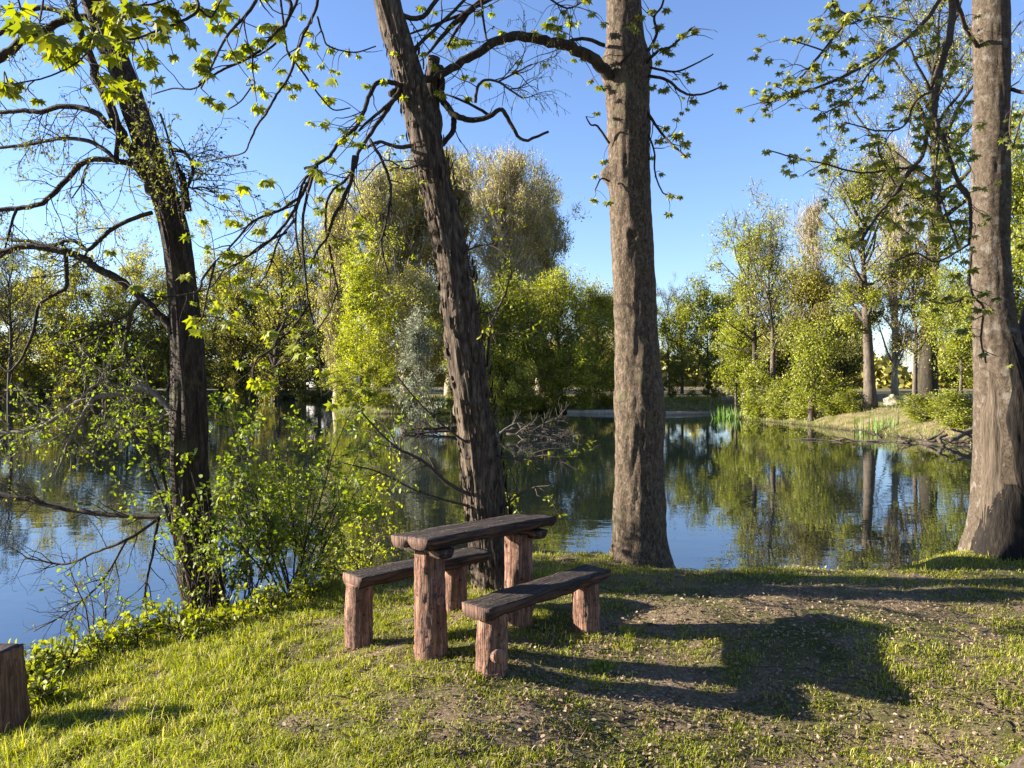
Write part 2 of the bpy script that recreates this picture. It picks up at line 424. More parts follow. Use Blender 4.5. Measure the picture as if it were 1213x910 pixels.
wv = np.array([(-200, -40, WATER), (60, -40, WATER), (60, 150, WATER), (-200, 150, WATER)])
# the pond surface only where the basin is (land everywhere else is above it)
w = link('water', mesh_from('water', wv, [np.array([[0, 1, 2, 3]])], M['water'])); w['kind'] = 'structure'

# ------------------------------------------------------------------ grass and litter (stuff)
def nz(x, y, s, seed=0.):
    return np.array([mnoise.noise(Vector((a * s + seed, b * s - seed, seed))) for a, b in zip(x, y)])
def bare(x, y):
    """0 lush .. 1 bare soil"""
    v = 1.35 * np.exp(-((x - 2.3) / 1.6) ** 2 - ((y - 6.35) / .75) ** 2)
    v += .55 * np.exp(-((x - .3) / 1.3) ** 2 - ((y - 4.7) / .8) ** 2)
    v += .32 * np.exp(-((x - 1.7) / .9) ** 2 - ((y - 4.9) / .9) ** 2)
    v += .30 * np.exp(-((x - 2.6) / .8) ** 2 - ((y - 4.5) / .7) ** 2)
    v += .2 * np.exp(-((x - 5.) / 1.6) ** 2 - ((y - 7.) / 1.) ** 2)
    v += .06 * sst((x + 1.2) / 1.5)
    return v
def scatter(n, x0, x1, y0, y1):
    # more candidates close to the camera
    u = rng.random(n); y = y0 * (y1 / y0) ** u
    x = rng.uniform(x0, x1, n) * y / y1
    return x, y
N = 640000
x, y = scatter(N, -7.6, 7.0, 2.9, 9.6)
b = bare(x, y) + .6 * nz(x, y, 1.7, 3.) + .7 * nz(x, y, 6.5, 9.)
sd = shore_dist(x, y)
keep = (rng.random(N) > np.clip(b * 1.05 + .12, 0.02, .985)) & (sd > .12)
x, y, b, sd = x[keep], y[keep], b[keep], sd[keep]
z = gz(x, y)
tall = np.clip(.65 - b, .15, 1.1)
left = sst((-x - .8) / 1.5)
h = rng.gamma(4., .25, len(x)) * (.015 + .018 * tall + .030 * left * tall)
edge = sst((1.2 - sd) / 1.); h = h * (1 + .5 * edge)
ang = rng.uniform(0, 2 * math.pi, len(x)); lean = rng.uniform(.2, 1.15, len(x))
dx = np.cos(ang); dy = np.sin(ang); wd = rng.uniform(.0013, .0028, len(x)) * (1 + (y - 3) * .09)
p0 = np.stack([x, y, z - .004], 1); sdv = np.stack([-dy, dx, 0 * dx], 1) * wd[:, None]
mid = p0 + np.stack([dx * h * lean * .35, dy * h * lean * .35, h * .62], 1)
tip = p0 + np.stack([dx * h * lean, dy * h * lean, h * np.clip(1.1 - lean * .45, .4, 1)], 1)
V = np.stack([p0 - sdv, p0 + sdv, mid + sdv * .75, mid - sdv * .75, tip], 1).reshape(-1, 3)
bi = np.arange(len(x))[:, None] * 5
gr = link('grass', mesh_from('grass', V, [bi + np.array([[0, 1, 2, 3]]), bi + np.array([[3, 2, 4]])], M['grass'])); gr['kind'] = 'stuff'
print('blades', len(x))

N = 75000
x, y = scatter(N, -7.4, 7.2, 2.9, 9.4)
b = bare(x, y) + .5 * nz(x, y, 2.2, 31.)
keep = (rng.random(N) < np.clip(.10 + b * .85, .03, .95)) & (shore_dist(x, y) > .1)
x, y = x[keep], y[keep]; n = len(x)
mb = MB()
up = unit(np.stack([rng.normal(0, .45, n), rng.normal(0, .45, n), np.ones(n)], 1))
leaves(mb, np.stack([x, y, gz(x, y) + rng.uniform(.004, .022, n)], 1), rdir(n) * np.array([1, 1, .25]), up, rng.uniform(.010, .034, n), OVATE)
o = mb.obj('leaf_litter', M['litter']); o['kind'] = 'stuff'
# straw: dry cut stalks lying in the turf
N = 16000
x, y = scatter(N, -7., 7., 2.9, 8.5); keep = shore_dist(x, y) > .3; x, y = x[keep], y[keep]; n = len(x)
mb = MB(); leaves(mb, np.stack([x, y, gz(x, y) + rng.uniform(.006, .03, n)], 1), rdir(n) * np.array([1, 1, .15]), rdir(n) * .3 + np.array([0, 0, 1]), rng.uniform(.03, .11, n), STRIP)
o = mb.obj('straw', M['litter']); o['kind'] = 'stuff'

# dead twigs lying about
N = 700; x, y = scatter(N, -7., 7., 2.9, 8.6); keep = shore_dist(x, y) > .3; x, y = x[keep], y[keep]; z = gz(x, y)
mb = MB()
for a_, b_, c_ in zip(x, y, z):
    d_ = rng.uniform(0, 6.3); L_ = rng.uniform(.05, .28); e_ = rng.uniform(-.3, .3)
    tube(mb, np.array([[a_, b_, c_ + .012], [a_ + math.cos(d_) * L_ * .5, b_ + math.sin(d_) * L_ * .5, c_ + .02], [a_ + math.cos(d_ + e_) * L_, b_ + math.sin(d_ + e_) * L_, c_ + .014]]), rng.uniform(.0015, .004), 4)
o = mb.obj('twig_litter', M['twig']); o['kind'] = 'stuff'

# ------------------------------------------------------------------ picnic set
def frame(a2):
    a = np.array([a2[0], a2[1], 0.]); a = unit(a); p = np.array([-a[1], a[0], 0.]); return a, p, np.array([0, 0, 1.])

def half_log(L, W, T, seed, boxy=False):
    """plank with a flat sawn top and a rough rounded underside; local x along, y across, z up (top at 0)"""
    r = np.random.default_rng(seed); n = 30
    if boxy: prof = [(-.5, -.06), (-.48, -.005), (-.25, 0), (0, .002), (.25, 0), (.48, -.005), (.5, -.06), (.49, -.5), (.40, -.93), (.33, -1.), (0, -1.03), (-.33, -1.), (-.40, -.93), (-.49, -.5)]
    else: prof = [(-.5, -.05), (-.49, -.003), (-.25, 0), (0, .002), (.25, 0), (.49, -.003), (.5, -.05), (.5, -.42), (.34, -.97), (.12, -1.03), (-.12, -1.03), (-.34, -.97), (-.5, -.42)]
    k = len(prof); vs = []
    for i in range(n):
        t = i / (n - 1); xx = -L / 2 + L * t
        for j, (a, b_) in enumerate(prof):
            e = mnoise.noise(Vector((xx * 5 + seed * 3.1, a * 4, b_ * 3 + seed))) * .018
            e2 = mnoise.noise(Vector((xx * 18 + seed, a * 7, b_ * 5))) * .008
            endj = (mnoise.noise(Vector((a * 6, b_ * 6, seed + t))) * .012) if i in (0, n - 1) else 0
            vs.append((xx + endj, a * W + (e if abs(a) > .3 else 0), b_ * T + (e * .5 + e2 if b_ < -.2 else e2 * .6 + e * .12)))
    i = np.arange(n - 1)[:, None] * k; j = np.arange(k)[None]; j2 = (j + 1) % k
    qs = np.stack([i + j, i + k + j, i + k + j2, i + j2], -1).reshape(-1, 4)
    return np.array(vs), qs, np.arange(k)[None, :], (np.arange(k) + (n - 1) * k)[None, ::-1]

def obj_local(name, v, faces, mat, parent, loc, rot, mats=None, fm=None):
    me = mesh_from(name, v, faces, mat)
    if mats:
        for m_ in mats: me.materials.append(m_)
        me.polygons.foreach_set('material_index', np.asarray(fm, np.int32))
    o = link(name, me, parent); o.location = [float(c) for c in loc]; o.rotation_euler = rot
    return o

def plank(parent, name, ctr, rz, L, W, T, seed, tilt=0., boxy=False):
    v, qs, c0, c1 = half_log(L, W, T, seed, boxy)
    fm = [0] * len(qs) + [1, 1]
    # the sides below the sawn top carry the redder stain
    cz = v[qs].mean(1)[:, 2]
    fm = [0 if c > -T * .2 else 1 for c in cz] + [2, 2]
    return obj_local(name, v, [qs, np.array(c0), np.array(c1)], M['plank'], parent, ctr, (tilt, 0, rz), [M['plank_end'], M['plank_cut']], fm)

def log_mesh(r0, r1, hgt, seed, k=40, n=44, flat=0.):
    vs = []
    for i in range(n):
        t = i / (n - 1); zz = -.12 + (hgt + .12) * t
        r = r0 + (r1 - r0) * t
        for j in range(k):
            a = 2 * math.pi * j / k; c, s = math.cos(a), math.sin(a)
            e = mnoise.noise(Vector((c * 2.2 + seed * 7, s * 2.2, zz * 2.5 + seed))) * .10 + mnoise.noise(Vector((c * 7 + seed, s * 7, zz * 9))) * .07
            e += mnoise.noise(Vector((c * 16 + seed, s * 16, zz * 30))) * .035
            rr = r * (1 + e)
            vs.append((c * rr, s * rr, zz))
    v = np.array(vs)
    i = np.arange(n - 1)[:, None] * k; j = np.arange(k)[None]; j2 = (j + 1) % k
    qs = np.stack([i + j, i + j2, i + k + j2, i + k + j], -1).reshape(-1, 4)
    return v, [qs, (np.arange(k) + (n - 1) * k)[None, :], np.arange(k)[None, ::-1]]

def leg(parent, xy, base, top, r0, r1, seed, lean=(0, 0)):
    v, fs = log_mesh(r0, r1, top - base, seed)
    v[:, 0] += v[:, 2] * lean[0]; v[:, 1] += v[:, 2] * lean[1]
    pl = parent.location
    fm = [0] * len(fs[0]) + [1, 1]
    o = obj_local('leg', v, fs, M['log'], parent, (xy[0] - pl.x, xy[1] - pl.y, base - pl.z), (0, 0, 0), [M['log_cut']], fm)
    for pl_ in o.data.polygons[:-2]: pl_.use_smooth = True
    return o

def stub(legobj, ang, z, r, ln, rad):
    """sawn-off side branch on a leg"""
    mb = MB(); d = np.array([math.cos(ang), math.sin(ang), .12]); p = np.array([math.cos(ang), math.sin(ang), 0]) * rad + np.array([0, 0, z])
    k = 18
    pts = np.array([p - d * .08, p - d * .02, p + d * ln * .8, p + d * ln]); tube(mb, pts, [r * 1.35, r * 1.15, r, r * .95], k)
    me = mesh_from('branch_stub', np.concatenate(mb.v), [np.concatenate(a) for a in mb.f.values()], M['log'], False)
    me.materials.append(M['log_cut']); fm = np.zeros(len(me.polygons), np.int32)
    for p_ in me.polygons:
        if p_.loop_total > 4: fm[p_.index] = 1
    me.polygons.foreach_set('material_index', fm)
    return link('branch_stub', me, legobj)

# table
a, p, _ = frame((.865, .85)); rz = math.atan2(a[1], a[0])
NL = np.array([-.54, 5.03, 0]); Lt = 1.25; W2 = .205
C = NL + a * (Lt / 2 - .02) + p * W2
table = thing('picnic_table', 'rustic wooden picnic table with two half-log planks on thick log legs', 'table', (C[0], C[1], gh(C[0], C[1])))
TT = .805
tz = TT - table.location.z
plank(table, 'tabletop_plank', -p * (W2 / 2 + .004) + np.array([0, 0, tz]), rz, Lt, W2, .078, 11, -.05)
plank(table, 'tabletop_plank', p * (W2 / 2 + .004) + np.array([0, 0, tz - .02]), rz, Lt * .985, W2, .074, 17, -.05)
for s_, dl in ((-1, .17), (1, .16)):
    c = a * s_ * (Lt / 2 - dl)
    v, qs, c0, c1 = half_log(.40, .13, .06, 23 + s_)
    obj_local('bearer', v, [qs, c0, c1], M['plank_end'], table, c + np.array([0, 0, tz - .088]), (0, 0, rz + math.pi / 2))
fl = C - a * (Lt / 2 - .2); rl = C + a * (Lt / 2 - .2)
l1 = leg(table, fl, gh(fl[0], fl[1]), TT - .125, .115, .1, 3, (-.02, 0))
stub(l1, math.radians(-50), .40, .030, .004, .104)
l2 = leg(table, rl, gh(rl[0], rl[1]), TT - .125, .108, .105, 5)
# benches
def bench(NL, NR, W, top, label, seed, legd, seatT=.088):
    NL = np.array([*NL, 0.]); NR = np.array([*NR, 0.]); a = unit(NR - NL); L = np.linalg.norm(NR - NL); p = np.array([-a[1], a[0], 0])
    C = (NL + NR) / 2 + p * W / 2
    t = thing('picnic_bench', label, 'bench', (C[0], C[1], gh(C[0], C[1])), 'benches of the picnic set')
    plank(t, 'seat', np.array([0, 0, top - t.location.z]), math.atan2(a[1], a[0]), L, W, seatT, seed, 0., True)
    ls = []
    for s_, dl in zip((-1, 1), legd):
        q_ = C + a * s_ * (L / 2 - dl)
        ls.append(leg(t, q_, gh(q_[0], q_[1]), top - seatT * .78, .104, .098, seed + s_, (rng.uniform(-.03, .03), 0)))
    return t, ls
b1, ls = bench((-.14, 4.80), (.745, 5.81), .25, .42, 'low log bench nearest the viewer with a sawn branch stub on its front leg', 31, (.15, .14))
stub(ls[0], math.radians(-62), .12, .047, .03, .095)
b2, ls2 = bench((-1.085, 5.55), (-.17, 6.43), .255, .42, 'low log bench on the water side behind the picnic table', 41, (.06, .3))

# stump post at the left edge and stump at the lower right
def post_thing(name, label, cat, x, y, r0, r1, h, seed, mat, matcut):
    t = thing(name, label, cat, (x, y, gh(x, y)))
    v, fs = log_mesh(r0, r1, h, seed); v[v[:, 2] > h - .01, 2] += np.array([mnoise.noise(Vector((a[0] * 14, a[1] * 14, seed))) * .03 for a in v[v[:, 2] > h - .01]])
    o = obj_local('shaft', v, fs, mat, t, (0, 0, 0), (0, 0, 0), [matcut], [0] * len(fs[0]) + [1, 1])
    return t
post_thing('wooden_post', 'short tapered dark wooden post in the grass at the left edge', 'post', -3.22, 4.85, .175, .115, .52, 51, M['post'], M['plank_end'])

# ------------------------------------------------------------------ foreground trunks
def trunk(mb, spec, ridge=(9., 1.2, .05), flare=(.5, .28, 5, 0.), knots=(), k=72, step=.035, seed=0, extra=None):
    """spec: list of (px, py, width_px, depth); ridge: (angular freq, z freq, amount)"""
    pts = np.array([P(a, b, d) for a, b, w, d in spec]); r = np.array([w * d / F / 2 for a, b, w, d in spec]) * .91
    t = np.concatenate([[0], np.cumsum(np.linalg.norm(np.diff(pts, axis=0), axis=1))])
    sp = smooth_poly(np.hstack([pts, r[:, None]]), 8)
    ss = np.concatenate([[0], np.cumsum(np.linalg.norm(np.diff(sp[:, :3], axis=0), axis=1))])
    m = int(ss[-1] / step); S = np.linspace(0, ss[-1], m)
    c = np.stack([np.interp(S, ss, sp[:, i]) for i in range(3)], 1); R = np.interp(S, ss, sp[:, 3])
    th = np.arange(k) * 2 * math.pi / k
    V = np.zeros((m, k, 3))
    af, zf, am = ridge; fa, fh, fn, fp = flare
    for i in range(m):
        h = S[i]
        for j in range(k):
            ca, sa = math.cos(th[j]), math.sin(th[j])
            e = mnoise.noise(Vector((ca * af * .5 + seed, sa * af * .5, h * zf))) * am
            e += mnoise.noise(Vector((ca * af * 1.3, sa * af * 1.3 + seed, h * zf * 2.5))) * am * .6
            e += mnoise.noise(Vector((ca * 1.1 + seed * 2, sa * 1.1, h * 1.3))) * .09
            e += fa * math.exp(-h / fh) * (.45 + .55 * math.cos(fn * th[j] + fp + 1.2 * math.sin(th[j])))
            for (ka, kh, kw, kz, kamt) in knots:
                da = (th[j] - ka + math.pi) % (2 * math.pi) - math.pi
                e += kamt * math.exp(-(da / kw) ** 2 - ((h - kh) / kz) ** 2)
            V[i, j] = c[i] + np.array([ca, sa, 0]) * R[i] * (1 + e)
    i = np.arange(m - 1)[:, None] * k; j = np.arange(k)[None]; j2 = (j + 1) % k
    mb.add(V.reshape(-1, 3), [np.stack([i + j, i + j2, i + k + j2, i + k + j], -1).reshape(-1, 4), (np.arange(k) + (m - 1) * k)[None]])
    return c, R, V

def PL(s, d0, d1, w0, w1, n=5):
    xy = [tuple(float(c) for c in q.split(',')) for q in s.split()]
    m = len(xy); d = np.linspace(d0, d1, m)
    pts = np.array([P(a, b, dd) for (a, b), dd in zip(xy, d)])
    pts = smooth_poly(pts, n)
    wj = (w0 * (1 - np.linspace(0, 1, len(pts))) + w1 * np.linspace(0, 1, len(pts))) * d0 / F
    jr = np.random.default_rng(int(abs(pts[0, 0] * 1000)) % 99991)
    pts[1:-1] += jr.normal(size=(len(pts) - 2, 3)) * wj[1:-1, None] * .075
    dd = np.linspace(d0, d1, len(pts)); w = np.linspace(w0, w1, len(pts))
    return pts, w * dd / F / 2

def small_leaves(mb, polys, per, size, r, tpl=OVATE, droop=.4, spread=.012):
    pos = []; ax = []
    for pts, rad in polys:
        n = r.poisson(per)
        for _ in range(n):
            t = r.uniform(.25, 1.); p, d = along(pts, t)
            pos.append(p + r.normal(0, spread, 3)); ax.append(d * .6 + r.normal(0, .7, 3) + np.array([0, 0, -droop]))
    if pos:
        n = len(pos); leaves(mb, pos, ax, rdir(n, r) + np.array([0, 0, .8]), r.uniform(*size, n), tpl)

def maple_cluster(mb, p, d, n, size, r):
    d = unit(d); pos = []; ax = []; nr = []
    for i in range(n):
        az = 2 * math.pi * (i / n) + r.uniform(-.4, .4)
        q = np.array([math.cos(az), math.sin(az), 0.])
        out = unit(q + np.array([0, 0, r.uniform(-.75, .25)]) + d * .35)
        pos.append(p + out * size * .35); ax.append(out + np.array([0, 0, -.35])); nr.append(np.array([0, 0, .8]) + out * .5 + r.normal(0, .5, 3))
    leaves(mb, pos, ax, nr, size * r.uniform(.65, 1.1, n), MAPLE)

def branch_part(root, polys, twigs_, leafmb, mat, leafmat, k=8):
    mb = MB()
    for pts, rad in polys: tube(mb, pts, rad, k)
    for pts, rad in twigs_: tube(mb, pts, rad, 4)
    o = put(mb, 'branch', mat, root, None, True)
    if leafmb is not None and leafmb.n: put(leafmb, 'leaves', leafmat, root, o)
    return o

# ---- left tree
DS = 1.095
r = np.random.default_rng(101)
bx, by = -2.97, 7.55
left_tree = thing('alder_tree', 'dark rough-barked tree leaning left at the water edge, left of the picnic set', 'tree', (bx, by, gh(bx, by) - .05))
mb = MB()
spec = [(250, 775, 66, 6.9), (247, 735, 62, 6.9), (238, 690, 56, 6.9), (230, 620, 53, 6.9), (224, 520, 49, 6.92), (222, 430, 46, 6.95), (217, 350, 40, 7.), (207, 280, 38, 7.), (192, 225, 38, 7.05),
        (172, 165, 36, 7.1), (150, 100, 34, 7.15), (125, 40, 34, 7.2), (105, -20, 32, 7.3), (70, -130, 27, 7.5), (40, -260, 20, 7.6), (25, -400, 10, 7.7)]
trunk(mb, spec, ridge=(12., 1.9, .13), flare=(.55, .25, 4, 1.), seed=3)
t_ = put(mb, 'trunk', M['bark_dark'], left_tree, None, True)
def twiggy(polys, n1, L1, n2, L2, r, trop=(0, 0, -.25), t0=.12, rm=.006, ang=(25, 75)):
    lv1 = []; lv2 = []
    for pts, rad in polys:
        ln = np.linalg.norm(np.diff(pts, axis=0), axis=1).sum()
        c1 = spawn(pts, rad, int(n1 * ln) + 1, t0, 1., L1, ang, .22, trop, r, 6, rm)
        lv1 += c1
        for c in c1:
            l = np.linalg.norm(np.diff(c[0], axis=0), axis=1).sum()
            lv2 += spawn(c[0], c[1], r.poisson(n2 * l) + 1, .2, 1., L2, (25, 65), .25, trop, r, 4, .003, .0013)
    return lv1, lv2
def left_branch(lines, n1, L1, n2, L2, leaf=(.02, .035), per=3.2, mat='bark_dark', lm='leaf_alder', catk=1.2, trop=(0, 0, -.25), t0=.12):
    polys = [PL(l_, a_, (b_ if b_ >= 6.9 else 6.9 + (6.9 - b_) * .35), w0_, w1_) if a_ >= 6.88 else PL(l_, 6.9 + (6.9 - a_) * .35, 6.9 + (6.9 - b_) * .35, w0_, w1_) for l_, a_, b_, w0_, w1_ in lines]
    lv1, lv2 = twiggy(polys, n1 * 1.6, L1, n2 * 1.25, L2, r, trop, t0)
    lm_ = MB(); small_leaves(lm_, lv2, per, leaf, r); small_leaves(lm_, lv1, per * .7, leaf, r)
    if catk: small_leaves(lm_, lv2, catk, (.03, .06), r, CATKIN, 2.5)
    return branch_part(left_tree, polys, lv1 + lv2, lm_, M[mat], M[lm])
# second leader
left_branch([('207,268 190,238 165,198 140,150 118,100 100,50 86,0 70,-70 60,-150', 7.0, 6.5, 17, 6),
             ('130,150 110,132 75,126 50,132 25,131 0,133 -40,128', 6.7, 6.3, 8, 5), ('138,190 140,150 134,120', 6.75, 6.8, 7, 4)], 5, (.3, .8), 6, (.12, .35))
left_branch([('180,205 150,193 105,190 80,212 50,240 20,247 -30,250', 6.95, 6.4, 8, 6), ('20,247 12,270 5,300', 6.5, 6.4, 4, 2), ('105,192 98,215 85,235', 6.8, 6.6, 3, 1.5)], 6, (.3, .8), 6, (.12, .35))
left_branch([('140,193 120,175 95,165 65,165 35,171 -20,177', 6.9, 7.3, 6, 4)], 6, (.3, .7), 6, (.12, .35))
left_branch([('150,20 85,22 55,35 30,48 0,68 -40,95', 7.2, 6.2, 9, 12), ('85,22 60,10 30,14 0,40 -20,55', 6.8, 6.5, 7, 5), ('25,12 20,-10 12,-60', 6.6, 6.5, 3, 2)], 3.5, (.3, .7), 5, (.12, .3))
left_branch([('180,252 150,262 125,278 105,296 93,288 80,285 60,292 40,287 0,283', 6.95, 7.4, 6, 4), ('105,296 92,312 60,325 30,330', 7.1, 7.5, 3, 2)], 6, (.25, .6), 5, (.12, .3))
left_branch([('206,394 190,374 165,350 135,328 115,318 95,305 75,298 40,292 10,296 -10,310', 6.9, 6.4, 11, 8), ('78,302 79,325 77,342 58,352 45,364 40,390 28,420 12,440 0,432', 6.7, 6.4, 6, 3),
             ('175,356 185,354 197,353', 6.8, 6.9, 3, 2)], 3.5, (.25, .6), 5, (.1, .3))
left_branch([('170,350 155,370 150,400 147,415', 6.8, 6.5, 7, 5), ('152,372 120,388 95,402 60,410', 6.8, 6.4, 4, 2)], 7, (.25, .5), 6, (.1, .3), (.025, .045), 3., lm='leaf_shrub', catk=0)
# low dead and leafy branches left
left_branch([('208,492 195,478 180,464 165,460 145,466 120,470 95,475 75,488 50,505 20,512 -10,512', 6.9, 6.3, 9, 4), ('206,490 190,494 172,494', 6.9, 6.8, 5, 3),
             ('110,472 85,515 72,548', 6.7, 6.5, 6, 2), ('95,475 105,462 125,448 133,440', 6.6, 6.5, 4, 2)], 13, (.3, .75), 9, (.1, .3), (.022, .042), 2.8, 'twig_grey', 'leaf_shrub', 0, (0, 0, .1))
left_branch([('202,612 165,612 130,610 80,603 40,594 0,586 -40,574', 6.85, 6.3, 6, 8), ('190,613 150,640 110,655 80,668 50,665 28,660', 6.8, 6.3, 4, 2), ('150,640 120,690 80,725 40,748', 6.5, 6.1, 3, 1.5),
             ('188,615 180,660 172,700 173,722', 6.8, 6.7, 4, 2)], 7, (.25, .6), 5, (.12, .35), (.02, .03), .35, 'bark_dark', 'leaf_shrub', 0, (0, 0, 0))
# shoots on the trunk and right hand twigs
left_branch([('222,250 218,225 216,205', 6.9, 6.9, 12, 8), ('214,235 225,215 228,195 218,180 200,176', 6.95, 6.9, 5, 3), ('200,170 215,205 225,222 240,222 255,228', 6.95, 6.8, 3, 2),
             ('190,135 205,180 215,210', 7., 6.9, 3, 2)], 9, (.3, .9), 6, (.12, .4), catk=1.5)
# epicormic shoots clothing the trunk
sh = []
for (sx, sy, dd) in [(185, 150, 7.), (175, 170, 6.95), (182, 185, 6.9), (188, 200, 6.9), (190, 215, 6.88), (198, 228, 6.88), (180, 205, 6.9), (200, 240, 6.88), (170, 150, 7.)]:
    for _ in range(7):
        p0 = P(sx + r.normal(0, 7), sy + r.normal(0, 10), dd - .2)
        c = wiggle(p0, r.normal(size=3) * .6 + np.array([-.3, -.5, .7]), r.uniform(.15, .45), 5, .25, (0, 0, .2), r); sh.append((c, np.linspace(.004, .0015, 6)))
lm_ = MB(); small_leaves(lm_, sh, 6, (.025, .045), r); branch_part(left_tree, [], sh, lm_, M['twig'], M['leaf_alder'])
# basal shoots
sh = []
for _ in range(42):
    p0 = P(r.uniform(215, 285), r.uniform(715, 750), r.uniform(6.55, 6.8))
    c = wiggle(p0, np.array([r.normal(0, .16) - .06, r.normal(0, .1), 1.]), r.uniform(.4, 1.4), 7, .09, (0, 0, .1), r); sh.append((c, np.linspace(.006, .002, 8)))
stems = [PL('226,700 215,650 200,590 187,540 170,480 155,440 140,405', 6.65, 7.3, 6, 3), PL('212,660 195,600 175,550 158,510 150,480 120,440 95,412', 6.65, 7.5, 6, 3)]
s1, s2 = twiggy(stems, 6, (.2, .5), 6, (.1, .3), r, (0, 0, .1), .35)
lm_ = MB(); small_leaves(lm_, sh, 1.2, (.03, .05), r); small_leaves(lm_, s2, 3.4, (.03, .052), r)
branch_part(left_tree, stems, sh + s1 + s2, lm_, M['twig'], M['leaf_shrub'])

DS = 1.0
# ---- middle leaning tree
r = np.random.default_rng(202)
mid_tree = thing('willow_tree', 'leaning tree with flaky brown bark directly behind the picnic table', 'tree', (-.20, 6.95, gh(-.20, 6.95) - .05))
mb = MB()
spec = [(590, 715, 62, 6.95), (586, 680, 60, 6.95), (580, 640, 54, 6.95), (576, 600, 51, 6.95), (569, 540, 49, 6.95), (560, 480, 46, 6.95), (549, 400, 46, 6.97), (538, 320, 43, 7.00), (522, 240, 40, 7.05), (506, 175, 40, 7.05),
        (488, 105, 40, 7.10), (472, 50, 37, 7.15), (459, 0, 34, 7.15), (440, -80, 32, 7.25), (410, -200, 28, 7.35), (390, -330, 20, 7.45), (380, -450, 9, 7.55)]
trunk(mb, spec, ridge=(14., 1.6, .15), flare=(.3, .22, 4, 2.), seed=11)
# flaking bark plates, part of the trunk surface
n = 750
cs = [(np.array(P(a_, b_, d_)), w_ * d_ / F / 2) for a_, b_, w_, d_ in spec]
pos = []; nr = []; ax = []
for _ in range(n):
    i = r.integers(1, 11); t = r.random(); c = cs[i][0] * (1 - t) + cs[i + 1][0] * t; rr = cs[i][1] * (1 - t) + cs[i + 1][1] * t
    th = r.uniform(0, 2 * math.pi); q_ = np.array([math.cos(th), math.sin(th), 0]); pos.append(c + q_ * rr * 1.03); nr.append(q_ + r.normal(0, .22, 3)); ax.append(np.array([r.normal(0, .15), r.normal(0, .15), 1.]) + q_ * .12)
leaves(mb, pos, ax, nr, r.uniform(.04, .13, n), (OVATE[0] * np.array([1, .55, 1]), OVATE[1])); put(mb, 'trunk', M['bark_flaky'], mid_tree, None, True)
def mid_branch(lines, n1, L1, n2, L2, leaf, per, mat, lm, trop=(0, 0, 0), catk=0, t0=.15):
    polys = [PL(*a_) for a_ in lines]; lv1, lv2 = twiggy(polys, n1, L1, n2, L2, r, trop, t0)
    lm_ = MB(); small_leaves(lm_, lv2, per, leaf, r); small_leaves(lm_, lv1, per * .6, leaf, r)
    if catk: small_leaves(lm_, lv2, catk, (.03, .06), r, CATKIN, 2.5)
    return branch_part(mid_tree, polys, lv1 + lv2, lm_, M[mat], M[lm])
mid_branch([('517,175 514,130 513,95 514,68', 7.35, 7.35, 17, 15)], .5, (.2, .3), 2, (.1, .2), (.02, .03), 1, 'bark_flaky', 'leaf_alder')
mid_branch([('521,80 522,105 526,122 540,137 560,142 580,138 594,130 606,148 620,166 650,156', 7.35, 7.15, 10, 3), ('538,138 536,155 524,172', 7.35, 7.30, 7, 6), ('578,136 560,125 540,116 528,112', 7.30, 7.45, 4, 2)], .8, (.2, .4), 3, (.1, .25), (.02, .03), .6, 'bark_dark', 'leaf_alder')
mid_branch([('563,122 566,103 575,95 590,97 605,107 620,117', 7.25, 7.05, 4, 2), ('590,97 615,84 630,76', 7.15, 7.05, 2.5, 1.5)], 9, (.3, .7), 7, (.15, .4), (.015, .025), .8, 'twig', 'leaf_alder', (0, 0, -.5), 2.6)
mid_branch([('502,172 470,174 450,168 435,175', 7.05, 6.85, 6, 3)], 5, (.3, .6), 5, (.15, .3), (.015, .025), .6, 'twig', 'leaf_alder', (0, 0, -.3), 1.)
mid_branch([('578,435 580,395 588,370 598,350 602,338', 7.10, 7.25, 5, 2)], 5, (.3, .6), 5, (.15, .3), (.03, .05), 3, 'bark_flaky', 'leaf_fresh')
mid_branch([('560,588 530,572 508,552 490,540 472,532 449,512 428,488', 6.85, 6.15, 5, 2), ('556,600 520,590 490,580 450,560 405,548', 6.85, 6.25, 3, 1.5), ('560,530 520,500 490,470 470,445', 6.85, 6.45, 3, 1.5)],
           6, (.25, .55), 5, (.12, .3), (.03, .055), 1.7, 'twig', 'leaf_shrub', (0, 0, .05))
for ln_ in [('520,205 500,195 480,200 455,190 430,215', 7.00, 6.55, 3, 1.5), ('545,300 575,290 600,300', 6.95, 6.75, 2.5, 1.5), ('555,375 575,370 590,378', 6.95, 6.75, 2, 1.5), ('590,540 620,545 650,540 690,560', 6.85, 6.55, 2.5, 1.5),
            ('598,600 625,580 655,575', 6.85, 6.65, 3, 1.5)]:
    mid_branch([ln_], 6, (.2, .5), 4, (.1, .25), (.03, .055), 2.6, 'twig', 'leaf_yellow')
# crown above the frame
mid_branch([('455,-30 500,-130 560,-210 620,-280', 7.15, 7.95, 14, 5), ('445,-80 380,-160 300,-210 230,-250', 7.25, 7.95, 12, 5), ('415,-200 450,-300 500,-380', 7.35, 7.15, 12, 4), ('465,15 500,20 530,-20 555,-60', 7.15, 7.35, 7, 4),
            ('478,70 520,30 550,0 585,-40', 7.15, 7.25, 5, 3)], 4, (.4, 1.), 4, (.2, .4), (.02, .035), 1.6, 'bark_dark', 'leaf_alder', (0, 0, .1), 1.)

